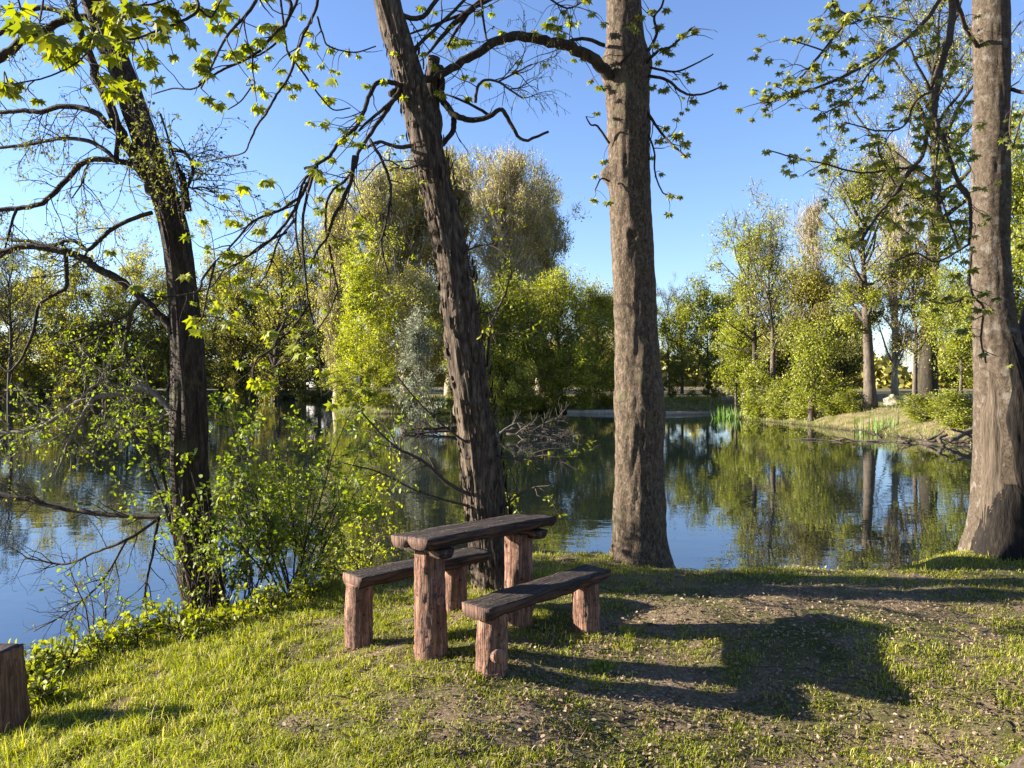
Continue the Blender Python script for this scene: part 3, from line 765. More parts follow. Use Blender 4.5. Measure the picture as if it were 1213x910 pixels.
# ---- central maple
r = np.random.default_rng(303)
maple = thing('maple_tree', 'thick straight maple trunk with knots standing right behind the benches at the bank', 'tree', (1.3, 8.0, gh(1.3, 8.0) - .05))
mb = MB()
spec = [(757, 690, 74, 8.), (757, 660, 72, 8.), (757, 630, 68, 8.), (757, 590, 66, 8.), (757, 540, 62, 8.), (758, 480, 62, 8.), (755, 420, 58, 8.), (752, 360, 55, 8.), (750, 300, 54, 8.), (746, 240, 53, 8.),
        (745, 180, 53, 8.), (744, 120, 56, 8.), (742, 80, 54, 8.), (740, 50, 47, 8.), (739, 0, 44, 8.), (738, -80, 42, 8.), (742, -200, 38, 8.1), (748, -330, 30, 8.2), (750, -460, 18, 8.2), (752, -560, 8, 8.2)]
hh = lambda py: (690 - py) * 8 / F
trunk(mb, spec, ridge=(11., 3.5, .075), flare=(.65, .22, 4, 2.6), seed=21,
      knots=[(math.pi * 1.02, hh(207), .45, .09, .5), (math.pi * .95, hh(80), .7, .16, .28), (0, hh(68), .6, .18, .26), (math.pi * 1.45, hh(283), .35, .08, .24), (math.pi * 1.45, hh(283), .17, .04, -.42),
             (math.pi * 1.4, hh(130), .4, .1, .1), (math.pi * 1.2, hh(520), .5, .25, .08), (math.pi * 1.02, .0, .55, .22, .34), (math.pi * 1.9, .0, .5, .2, .16), (0.1, hh(155), .5, .1, .10)])
put(mb, 'trunk', M['bark_grey'], maple, None, True)
def maple_branch(root, lines, clusters, n1, L1, r, size=.07, dcl=None, tipn=1., mat='bark_dark', lm='leaf_maple', trop=(0, 0, -.25), t0=.1, nl=(4, 7), n2=0, L2=(.1, .3), tw='twig'):
    polys = [PL(*a_) for a_ in lines]
    lv1 = []; lv2 = []
    for pts, rad in polys:
        ln = np.linalg.norm(np.diff(pts, axis=0), axis=1).sum()
        lv1 += spawn(pts, rad, r.poisson(n1 * ln), t0, 1., L1, (20, 65), .2, trop, r, 6, .006)
    for c in lv1:
        if n2: lv2 += spawn(c[0], c[1], r.poisson(n2), .2, .95, L2, (25, 65), .2, trop, r, 4, .003)
    lm_ = MB()
    for c in lv1 + lv2:
        if r.random() < tipn: maple_cluster(lm_, c[0][-1], c[0][-1] - c[0][-2], int(r.integers(*nl)), size * r.uniform(.65, 1.35), r)
    allp = np.concatenate([p_[0] for p_ in polys])
    for (cx, cy, cs_) in clusters:
        # the cluster hangs at the depth of the closest part of the branch, on a short twig of its own
        sc = np.stack([606.5 + allp[:, 0] / allp[:, 1] * F, 450 - (allp[:, 2] - EYE) / allp[:, 1] * F], 1)
        i = int(np.argmin(((sc - np.array([cx, cy])) ** 2).sum(1))); d = allp[i, 1] + r.normal(0, .12)
        p_ = P(cx, cy, d); q_ = allp[i]
        midp = (p_ + q_) / 2 + np.array([0, 0, .12 * np.linalg.norm(p_ - q_)]) + r.normal(0, .02, 3)
        tw_ = smooth_poly(np.array([q_, midp, p_]), 4); lv2.append((tw_, np.linspace(.0035, .0018, len(tw_))))
        maple_cluster(lm_, p_, np.array([0, 0, -1.]), int(r.integers(6, 10)), cs_ * d / F * .56, r)
    return branch_part(root, polys, lv1 + lv2, lm_, M[mat], M[lm])
def sprays(root, lines, clusters, *a_, **k_):
    pl = [np.array([[float(c) for c in q.split(',')] for q in smooth_l[0].split()]) for smooth_l in lines]
    own = [[] for _ in lines]
    for c in clusters:
        own[int(np.argmin([(((p_ - np.array(c[:2])) ** 2).sum(1)).min() for p_ in pl]))].append(c)
    for l_, c_ in zip(lines, own): maple_branch(root, [l_], c_, *a_, **k_)
# long arching branch over the leaning tree
maple_branch(maple, [('722,92 712,80 690,62 668,54 640,47 610,43 590,49 560,66 530,84 505,95 478,103 462,112', 7.85, 7.0, 15, 7.5),
                     ('640,47 662,52 690,46 716,54', 7.6, 7.9, 3, 5),
                     ('478,103 462,97 448,98 438,112 430,135 420,152 405,165 390,185 375,195 360,200', 7.0, 6.6, 6.5, 3.5), ('478,101 462,125 448,145 438,160 425,180 420,198 408,215 392,228 386,250 386,275', 7., 6.5, 6, 2.5),
                     ('478,110 455,128 435,145 425,155', 7.0, 6.7, 5, 3), ('420,185 415,215 405,240 395,258 388,280 375,298 368,318', 6.7, 6.4, 6, 2.5), ('438,165 455,195 463,225 458,260 452,290 460,325', 6.7, 6.6, 4, 2),
                     ('375,195 360,215 354,235 350,260 352,290 356,310', 6.6, 6.4, 4, 2), ('354,235 330,250 300,262 275,290 255,310', 6.5, 6., 4, 2), ('375,195 358,230 345,255 325,280 300,300 280,305', 6.6, 6.2, 5, 2),
                     ('370,210 362,240 358,280 362,330 366,360 372,385', 6.5, 6.3, 4, 2), ('350,260 330,285 318,320 305,340', 6.4, 6.2, 3, 1.5), ('390,290 395,320 400,345', 6.4, 6.4, 3, 1.5), ('340,275 310,290 285,310 250,325', 6.3, 6.1, 3, 1.5)],
             [(388, 115, 20), (425, 138, 14), (455, 95, 14), (468, 62, 12), (435, 100, 12), (375, 200, 22), (315, 212, 24), (290, 220, 24), (275, 260, 20), (307, 270, 22), (268, 297, 24), (380, 210, 18), (402, 222, 14), (265, 230, 18),
              (420, 350, 12), (300, 345, 26), (320, 355, 20), (270, 350, 20), (350, 365, 18), (280, 330, 16), (430, 170, 14)],
             4.5, (.2, .6), r, .055, tipn=.5, n2=1.2)
# side sprays around the trunk
sprays(maple, [('765,75 780,60 795,55 812,40 820,33', 7.9, 7.4, 4, 2), ('768,90 790,95 810,110 830,112 855,103', 7.9, 7.5, 4, 2), ('765,130 778,150 790,165 800,175 812,185', 7.9, 7.6, 4, 2), ('770,80 800,85 825,75 845,64', 7.9, 7.7, 3, 1.5),
                     ('768,160 775,180 776,205 785,228 795,230', 7.9, 7.8, 2.5, 1.5), ('768,60 778,40 775,20 785,5 790,-30', 7.9, 7.6, 4, 2)],
             [(823, 35, 13), (857, 101, 11), (822, 118, 13), (812, 86, 10), (808, 40, 12), (800, 50, 12), (780, 30, 14), (776, 52, 13), (788, 58, 14), (795, 62, 12), (780, 72, 12), (786, 105, 14), (772, 102, 12), (788, 150, 13), (802, 158, 16),
              (812, 168, 14), (812, 182, 12), (780, 165, 14), (784, 205, 11), (795, 230, 12), (805, 232, 10), (790, 10, 13), (772, 12, 12)], 4, (.15, .4), r, .045, tipn=.7, lm='leaf_maple_brown')
sprays(maple, [('722,170 708,150 700,148 694,138', 7.9, 7.7, 3, 1.5), ('722,215 712,212 705,225', 7.85, 7.8, 2.5, 1.5), ('735,75 748,62 753,45 752,35', 7.7, 7.6, 3, 1.5)], [(707, 133, 9), (715, 190, 13), (703, 235, 14), (720, 238, 14), (704, 207, 11), (753, 33, 12), (699, 95, 10), (715, 105, 8)], 1., (.1, .2), r, .04, lm='leaf_maple_brown')
# crown boughs above, with the sprays hanging into the picture from the top left
maple_branch(maple, [('738,-120 640,-260 500,-330 340,-280 200,-180', 8., 4.2, 20, 8), ('500,-330 420,-200 380,-110 375,-40', 6.2, 5., 7, 4), ('340,-280 300,-150 310,-60', 5., 4.6, 6, 4)], [], 1.5, (.3, .8), r, .07, n2=1.)
maple_branch(maple, [('378,-60 376,0 370,20 358,45 348,75 340,95 328,112 315,135 305,148 297,165', 4.9, 5.1, 4, 2.5), ('310,-60 330,-10 345,5 338,30 330,35 310,58 295,68 270,80 250,90 235,98', 4.7, 4.6, 5, 2.5),
                     ('355,-30 352,0 340,25 332,45 320,57 305,66 290,70', 4.9, 4.8, 4, 2), ('330,-20 336,30 340,60 348,75', 4.8, 5., 3, 2), ('300,-40 305,-5 290,20 275,35 262,55 250,80 238,105', 4.6, 4.5, 5, 2), ('340,60 365,95 380,115 395,130 415,128', 5., 5.4, 2.5, 1.5),
                     ('376,20 382,40 390,55 420,62 445,55', 5., 5.6, 2.5, 1.5), ('297,165 290,180 275,185 250,190', 5.1, 5.2, 2, 1.5), ('300,100 285,120 270,130', 4.9, 4.9, 2, 1.5), ('250,90 230,105 205,105 180,112', 4.6, 4.7, 2.5, 1.5)],
             [(357, 18, 14), (368, 38, 14), (370, 52, 15), (391, 58, 12), (358, 65, 18), (360, 75, 20), (381, 76, 15), (393, 82, 12), (334, 82, 14), (352, 100, 16), (334, 97, 16), (342, 102, 14), (372, 97, 14), (297, 92, 18), (305, 102, 18), (315, 110, 18),
              (273, 110, 12), (244, 115, 20), (258, 122, 20), (236, 75, 26), (245, 85, 24), (240, 68, 22), (285, 62, 22), (292, 52, 22), (308, 45, 24), (325, 30, 24), (310, 30, 20), (330, 40, 20), (280, 35, 16), (270, 65, 16), (255, 30, 22), (320, 66, 14),
              (390, 118, 12), (413, 60, 14), (425, 65, 12), (400, 85, 10), (347, 112, 12), (300, 75, 16), (250, 60, 20), (268, 15, 18)],
             3., (.15, .4), r, .06, tipn=.5)
maple_branch(maple, [('200,-180 160,-90 130,-30 150,10 175,30 190,20', 4.2, 3.6, 5, 2.5), ('210,-160 215,-60 225,-20 235,10 215,25 190,35 165,45 140,48 110,55', 4.2, 3.6, 5, 2), ('200,-180 110,-100 60,-40 50,10 45,40', 4.2, 3.1, 4, 2), ('110,55 90,75 60,90 30,97 10,100', 3.6, 3.2, 2.5, 1.5),
                     ('225,-20 205,-5 180,5 150,8', 4., 3.7, 3, 2), ('235,10 250,20 262,0', 3.9, 4.1, 3, 2)],
             [(38, 28, 26), (62, 42, 42), (75, 58, 40), (52, 40, 34), (88, 52, 30), (62, 62, 34), (80, 66, 34), (100, 28, 34), (112, 40, 34), (118, 42, 30), (125, 5, 34), (140, 15, 34), (135, 28, 36), (150, 30, 36), (145, 42, 30), (148, 52, 26), (155, 5, 30), (118, 2, 26),
              (130, 105, 30), (142, 108, 32), (150, 100, 24), (165, 96, 20), (175, 68, 26), (185, 92, 22), (175, 70, 20), (10, 105, 34), (5, 98, 26), (20, 98, 22), (45, 118, 16), (195, 5, 26), (205, 10, 24), (210, 20, 26), (190, 40, 26), (180, 38, 22), (225, 45, 22), (205, 65, 18), (215, 30, 20),
              (225, 3, 26), (240, 8, 26), (260, 2, 24), (250, 12, 24), (195, 30, 20), (170, 10, 20), (105, 103, 12)],
             2., (.12, .3), r, .06, tipn=.6)
# small sprays lower down in front of the left trunk
sprays(maple, [('255,310 240,330 235,345 215,350 190,352 160,345', 6., 5.5, 3, 1.5), ('255,310 250,330 245,350 240,375 230,385', 6., 5.7, 3, 1.5), ('366,360 350,385 335,400 320,415 305,425 300,440 302,455', 6.3, 6.1, 3, 1.5), ('356,395 350,410 345,425 330,432 315,440', 6.3, 6.2, 2.5, 1.5),
                     ('320,415 300,435 300,455 310,478', 6.2, 6.1, 2, 1.2), ('400,345 390,370 375,395 378,420 381,470', 6.4, 6.3, 2, 1.2), ('280,305 265,320 250,340 225,348 210,350', 6.2, 5.8, 2, 1.2)],
             [(220, 325, 18), (232, 375, 26), (235, 390, 22), (230, 358, 10), (160, 337, 20), (130, 297, 16), (125, 338, 14), (192, 346, 14), (300, 450, 22), (310, 458, 20), (318, 452, 20), (285, 430, 16), (318, 392, 22), (320, 405, 14), (355, 418, 20), (368, 425, 20), (345, 415, 16),
              (315, 430, 14), (380, 440, 18), (430, 460, 18), (440, 465, 16), (435, 448, 14), (240, 260, 14), (265, 310, 14), (330, 435, 16), (270, 380, 18), (255, 365, 18), (280, 390, 16)],
             2., (.12, .35), r, .055, tipn=.6, lm='leaf_maple')
# upper left limb and upper right limb, sparse
maple_branch(maple, [('738,-150 820,-230 900,-300 980,-340', 8.1, 8.6, 14, 5), ('745,-260 690,-350 620,-420', 8.1, 9., 12, 5), ('738,-20 690,-30 640,-10 600,-10 570,0 545,30 530,55', 8., 7.4, 9, 3), ('570,0 575,40 578,50', 7.5, 7.5, 3, 2), ('640,-10 672,10 700,-5', 7.7, 7.6, 3, 1.5),
                     ('560,10 535,30 520,48 505,65', 7.5, 7.3, 8, 3), ('600,-10 540,20 500,35 480,42', 7.6, 7.2, 5, 2)],
             [(650, 27, 20), (655, 20, 14), (662, 30, 14), (675, 25, 16), (668, 12, 12), (665, 40, 14), (632, 37, 10), (595, 37, 12), (582, 14, 12), (567, 14, 12), (512, 40, 14), (540, 45, 14), (535, 52, 14), (505, 28, 12), (500, 8, 14), (560, 92, 10), (555, 115, 12), (550, 90, 10), (578, 98, 12), (655, 48, 10), (690, 68, 9), (680, 70, 9)],
             5, (.2, .5), r, .05, tipn=.5, n2=1.)

# ---- right tree
r = np.random.default_rng(404)
right_tree = thing('sycamore_tree', 'pale grey forked tree with a bare wound on its trunk at the right edge', 'tree', (5.2, 8.25, gh(5.2, 8.25) - .05))
mb = MB(); D = 8.25
spec = [(1196, 690, 104, D), (1196, 655, 100, D), (1193, 625, 88, D), (1192, 580, 78, D), (1192, 520, 74, D), (1191, 470, 70, D), (1185, 425, 58, D), (1178, 380, 50, D), (1175, 330, 46, D), (1174, 260, 45, D), (1174, 180, 44, D), (1175, 100, 42, D), (1175, 40, 43, D),
        (1175, -20, 42, D), (1178, -120, 38, D), (1185, -250, 30, D), (1190, -380, 20, D), (1192, -500, 8, D)]
c_, R_, V_ = trunk(mb, spec, ridge=(9., 2.5, .05), flare=(.55, .3, 5, .5), seed=31, knots=[(math.pi * 1.15, 2.1, .35, .5, -.08), (math.pi * 1.3, 1.3, .3, .6, -.07)])
right_trunk_mb = mb
put(mb, 'trunk', M['bark_pale'], right_tree, None, True)
mb = MB()
spec2 = [(1232, 690, 80, D + .1), (1225, 600, 78, D + .1), (1222, 520, 70, D + .08), (1222, 450, 60, D + .05), (1224, 410, 48, D + .05), (1232, 370, 38, D + .05), (1245, 320, 34, D + .1), (1262, 240, 32, D + .2), (1280, 140, 30, D + .3), (1300, 0, 26, D + .5), (1320, -180, 18, D + .6), (1330, -320, 8, D + .7)]
trunk(mb, spec2, ridge=(8., 2., .05), flare=(.3, .2, 4, .5), seed=37); put(mb, 'trunk_fork', M['bark_pale'], right_tree, None, True)
# wound: bare wood strip with a torn bark rim, set on the trunk surface
def skin_patch(V, a0, a1, i0, i1, off, ragged, seed, rag2=.12):
    m, k, _ = V.shape; n = 24; ii = np.arange(i0, i1); out = []
    cen = V.mean(1)
    for a_, i in enumerate(ii):
        t = a_ / (len(ii) - 1)
        e0 = mnoise.noise(Vector((i * .11, seed, 0))) * ragged; e1 = mnoise.noise(Vector((i * .13, seed + 9, 0))) * ragged
        wdt = math.sin(math.pi * min(max(t * .5 + .5 if seed == 5. else t, .03), .985)) ** .6
        mid_ = (a0 + a1) / 2; A0 = mid_ + (a0 - mid_) * wdt + e0; A1 = mid_ + (a1 - mid_) * wdt + e1
        for s_ in range(n):
            an = (A0 + (A1 - A0) * s_ / (n - 1)) % (2 * math.pi); x_ = an / (2 * math.pi) * k; j = int(x_) % k; f = x_ - int(x_)
            p_ = V[i, j] * (1 - f) + V[i, (j + 1) % k] * f; q_ = unit(p_ - cen[i])
            prof = math.sin(math.pi * s_ / (n - 1)) ** .5
            out.append(p_ + q_ * (off * prof - .004 + .006 * mnoise.noise(Vector((s_ * .6, i * .05, seed)))))
    N_ = len(ii); i = np.arange(N_ - 1)[:, None] * n; j = np.arange(n - 1)[None]
    mbp = MB(); mbp.add(np.array(out), np.stack([i + j, i + j + 1, i + n + j + 1, i + n + j], -1).reshape(-1, 4)); return mbp
hi = lambda py: int((690 - py) * D / F / .035)
put(skin_patch(V_, math.pi * 1.02, math.pi * 1.30, hi(640), hi(438), .008, .12, 2.), 'bare_wood', M['wound'], right_tree, None, True)
put(skin_patch(V_, math.pi * .93, math.pi * 1.80, hi(690), hi(565), .014, .22, 5.), 'dark_patch', M['trunk_dark'], right_tree, None, True)  # near-black ragged patch around the trunk foot, narrowing upwards
put(skin_patch(V_, math.pi * 1.33, math.pi * 1.72, hi(600), hi(395), .010, .16, 7.), 'bark_seam', M['trunk_dark'], right_tree, None, True)
def rb(lines, clusters, n1, L1, size, tipn, n2=0, trop=(0, 0, -.3), lm='leaf_maple_brown'):
    return maple_branch(right_tree, lines, clusters, n1, L1, r, size, tipn=tipn, n2=n2, trop=trop, mat='twig', lm=lm)
rb([('1158,55 1145,35 1138,15 1132,-5 1125,-60', 8.2, 7.6, 5, 5), ('1128,-40 1128,10 1124,45 1115,80 1110,105 1108,125 1108,145 1118,165 1125,190 1135,215 1147,232 1150,262 1148,290', 7.8, 7.2, 9, 3.5),
    ('1108,120 1100,150 1092,185 1075,205 1060,230 1040,255 1020,285', 7.4, 7., 6, 3), ('1095,200 1060,200 1020,205 980,195 945,188 910,178', 7.3, 6.8, 3, 1.5), ('1090,190 1070,215 1065,225 1050,200 1040,175 1050,165 1025,160', 7.3, 7., 3, 1.5),
    ('1108,140 1112,170 1108,210 1120,250 1135,290', 7.3, 7., 3, 2), ('1147,235 1130,220 1110,232 1080,235', 7.3, 7.1, 3, 1.5), ('1125,-20 1100,20 1075,45 1050,62 1020,80 990,95 950,110 925,115 907,125', 7.6, 6.6, 5, 2),
    ('1050,62 1030,85 1010,115 985,130 975,135', 7.1, 6.9, 2.5, 1.5), ('1130,-50 1060,-30 1025,10 1000,30 975,60 955,85 945,95', 7.6, 6.6, 4, 2), ('1020,25 990,10 985,-5', 6.9, 6.7, 2.5, 1.5), ('975,60 945,50 930,45', 6.8, 6.6, 2, 1.2),
    ('1000,30 1040,20 1075,25', 6.9, 7.1, 2, 1.2), ('1110,105 1085,120 1070,150 1040,155 1020,150 1000,145', 7.4, 7., 3, 1.5), ('1120,160 1140,180 1150,200', 7.4, 7.6, 2, 1.2)],
   [(908, 178, 12), (940, 188, 16), (980, 190, 18), (975, 200, 14), (993, 203, 12), (1010, 165, 10), (1038, 167, 14), (1065, 125, 16), (1070, 140, 16), (1030, 195, 14), (1060, 200, 18), (1085, 195, 18), (1090, 175, 16), (1100, 210, 20), (1110, 195, 20), (1080, 215, 20), (1095, 225, 20), (1120, 205, 18),
    (1130, 235, 18), (1100, 250, 20), (1060, 265, 22), (1085, 262, 22), (1075, 280, 18), (1120, 265, 18), (1140, 260, 16), (1110, 280, 20), (1060, 195, 16), (1045, 190, 18), (905, 128, 10), (935, 110, 14), (950, 95, 14), (960, 105, 14), (975, 135, 14), (945, 45, 14), (930, 45, 12), (965, 30, 18), (990, 12, 22),
    (1000, 20, 22), (1010, 15, 20), (985, 2, 18), (980, 35, 16), (1000, 60, 14), (1010, 75, 16), (1035, 90, 16), (1050, 70, 16), (1045, 55, 14), (1075, 35, 12), (1010, 45, 14), (965, 75, 14), (985, 105, 12), (1003, 95, 12), (1035, 62, 16)],
   6., (.15, .45), .05, .85, n2=1.6)
rb([('1150,300 1148,330 1152,350 1165,365 1162,400 1168,430', 7.4, 7.6, 4, 2), ('1147,290 1110,310 1085,300 1060,310', 7.4, 7.2, 3, 1.5), ('1152,350 1120,360 1090,352', 7.5, 7.3, 2.5, 1.5)],
   [(1165, 418, 14), (1150, 395, 14), (1140, 390, 16), (1120, 350, 18), (1095, 345, 16), (1145, 350, 20), (1165, 345, 16), (1085, 320, 14), (1060, 312, 14), (1130, 322, 18), (1150, 318, 18), (1160, 365, 14), (1108, 365, 12)], 4., (.15, .4), .055, .7)
rb([('1195,105 1205,108 1225,112', 8.2, 8.0, 5, 4), ('1225,112 1210,140 1200,175', 8., 7.8, 3, 1.5), ('1200,120 1196,150 1200,180', 8., 7.9, 2, 1.2)], [(1205, 135, 12), (1200, 170, 14), (1208, 172, 14), (1198, 148, 10), (1210, 290, 14)], 4, (.15, .3), .045, .8)
rb([('1180,-120 1080,-260 960,-330', 8.2, 8.4, 14, 5), ('1185,-250 1280,-350 1380,-380', 8.2, 8.6, 12, 5), ('1178,-150 1120,-100 1128,-40', 8., 7.8, 12, 9)], [], 2.5, (.4, .9), .07, .8, 1.)

# ------------------------------------------------------------------ shrubs and plants of the near bank
def shrub_mesh(seed, nst, H, spread, n1, L1, n2, L2, leaf, per, tilt=(0, 0), curve=.15):
    r = np.random.default_rng(seed); st = []; l1 = []; l2 = []
    for i in range(nst):
        a_ = r.uniform(0, 2 * math.pi); d = np.array([math.cos(a_) * spread + tilt[0], math.sin(a_) * spread + tilt[1], 1.])
        c = wiggle(np.array([r.normal(0, .035), r.normal(0, .03), -.05]), d * np.array([r.uniform(.3, 1.2), r.uniform(.3, 1.2), 1]), H * r.uniform(.6, 1.05), 8, .1, (0, 0, curve), r)
        rad = np.linspace(.011, .003, 9); st.append((c, rad))
        k1 = spawn(c, rad, n1, .15, 1., L1, (30, 75), .2, (0, 0, .15), r, 5, .005); l1 += k1
        for q_ in k1: l2 += spawn(q_[0], q_[1], n2, .15, 1., L2, (25, 65), .2, (0, 0, .05), r, 4, .0025)
    w_ = MB(); [tube(w_, p_, q_, 6) for p_, q_ in st]; [tube(w_, p_, q_, 4) for p_, q_ in l1 + l2]
    lf = MB(); small_leaves(lf, l2, per, leaf, r, OVATE, .15, .02); small_leaves(lf, l1, per, leaf, r, OVATE, .15, .02)
    return w_, lf
def shrub(name, label, cat, loc, args, wm='twig', lm='leaf_shrub', group=None):
    w_, lf = shrub_mesh(*args)
    t = thing(name, label, cat, loc, group)
    off = np.array(loc)
    w_.v = [v + off for v in w_.v]; lf.v = [v + off for v in lf.v]
    s_ = put(w_, 'stems', M[wm], t, None, True); put(lf, 'leaves', M[lm], t)
    return t
def onground(px, py, d):
    p_ = P(px, py, d); return (p_[0], p_[1], gh(p_[0], p_[1]) - .03)
shrub('leafy_shrub', 'dense yellow-green leafy shrub between the left leaning tree and the benches', 'shrub', onground(345, 708, 7.75), (61, 14, 2.15, .5, 10, (.3, .7), 5, (.12, .3), (.035, .06), 5.))
shrub('leafy_shrub', 'smaller green shrub beside the right foot of the dark left tree', 'shrub', onground(288, 712, 7.6), (62, 9, 1.75, .5, 8, (.25, .5), 5, (.12, .3), (.03, .055), 5.))
shrub('leafy_shrub', 'thin shrub with dark green leaves behind the water side bench', 'shrub', onground(435, 690, 8.5), (63, 7, 1.5, .6, 8, (.25, .6), 4, (.12, .3), (.03, .05), 4., (.1, 0)), lm='leaf_fresh')
shrub('young_willow', 'pale yellow-green upright sapling right of the leaning trunk', 'shrub', onground(612, 670, 8.4), (64, 5, 1.0, .18, 10, (.08, .2), 2, (.05, .1), (.03, .05), 4.), lm='leaf_yellow')
shrub('leafy_shrub', 'airy green shrub reaching over the water below the left tree branches', 'shrub', onground(110, 735, 7.1), (65, 6, 1.1, .5, 5, (.2, .5), 3, (.1, .2), (.03, .05), 1.2, (-.05, .1)))
bram = [(20, 745, 5.6, .55, 'leafy bramble behind the wooden post at the left edge'), (70, 765, 5.9, .5, 'low bramble right of the wooden post, close to the water'), (125, 745, 6.2, .42, 'low sunlit bramble on the bank edge between post and left tree'),
        (160, 735, 6.4, .42, 'bramble with dry stalks on the bank edge left of the dark trunk'), (195, 725, 6.5, .55, 'tall yellow-green nettle clump at the left foot of the dark trunk'), (225, 740, 6.3, .38, 'low nettle clump in front of the dark trunk'),
        (275, 735, 6.6, .4, 'nettle clump at the right foot of the dark trunk'), (320, 725, 6.9, .4, 'low weed clump below the dense shrub'), (375, 712, 7.1, .4, 'weed clump between the dense shrub and the water side bench'),
        (50, 800, 5.3, .35, 'low weed clump in the grass right beside the wooden post')]
for i, (px, py, d, H, lab) in enumerate(bram):
    shrub('bramble', lab, 'plant', onground(px, py, d), (70 + i, 8, H * .8, .8, 5, (.08, .22), 2, (.04, .1), (.035, .065), 2.), lm='leaf_yellow')
for i, (px, py, d, lab) in enumerate([(1205, 825, 3.95, 'bright green leafy weed in the grass at the right edge'), (715, 780, 5.2, 'small broad-leaved weed beside the rear leg of the path side bench'), (960, 640, 8.2, 'tall pale stalks on the bank between central and right trunks')]):
    shrub('weed', lab, 'plant', onground(px, py, d), (90 + i, 9, [.14, .1, .45][i], [1.3, 1.2, .25][i], 3, (.03, .08), 2, (.02, .05), (.02, .045), 3.), lm='leaf_shrub')
# stump and chip at the lower right corner
st = thing('tree_stump', 'pale fissured stump cut off by the lower right corner', 'stump', (2.955, 3.80, gh(2.955, 3.80)))
mb = MB(); v, fs = log_mesh(.30, .24, .42, 77, 40, 24); th = np.arctan2(v[:, 1], v[:, 0]); fl_ = 1 + .55 * np.exp(-np.clip(v[:, 2], 0, 9) / .12) * (.5 + .5 * np.cos(4 * th + 1.)); v[:, 0] *= fl_; v[:, 1] *= fl_
obj_local('shaft', v, fs, M['bark_pale'], st, (0, 0, 0), (0, 0, 0), [M['log_cut']], [0] * len(fs[0]) + [1, 1])
p_ = P(1176, 905, 3.72); zc = gh(p_[0], p_[1])
mb = MB(); tube(mb, np.array([[p_[0] - .05, p_[1] - .02, zc + .03], [p_[0] - .03, p_[1] - .02, zc + .03], [p_[0] + .05, p_[1] + .03, zc + .025], [p_[0] + .07, p_[1] + .035, zc + .02]]), [.02, .024, .022, .016], 10)
o = mb.obj('wood_chunk', M['log_cut'], None); o['label'] = 'short pale wood chunk lying in the grass by the corner stump'; o['category'] = 'wood'

# ------------------------------------------------------------------ background trees
def dome(t): return math.sin(math.pi * min(max(t * .92 + .08, 0), 1)) ** .6
def column(t): return .55 + .45 * math.sin(math.pi * t)
def fan(t): return .35 + .75 * t if t < .75 else max(.2, .95 - (t - .75) * 2.2)
def loose(t): return .6 + .5 * math.sin(math.pi * (t * .9 + .1)) if t < .9 else .5
KIND = {
    #          clear elev_lo elev_hi prof    limbs trop nsub ntw spread
    'broad':  (.10, 5, 60, dome,   40, .35, 6, 3, .42),
    'poplar': (.06, 66, 84, column, 64, .5, 8, 3, .2),
    'fan':    (.10, 42, 80, fan,    64, .5, 9, 4, .24),
    'thin':   (.35, 25, 65, loose,  26, .45, 5, 3, .22),
    'maple':  (.32, 15, 65, dome,   22, .4, 6, 3, .36),
    'bush':   (.02, 20, 70, dome,   26, .3, 5, 3, .22),
}
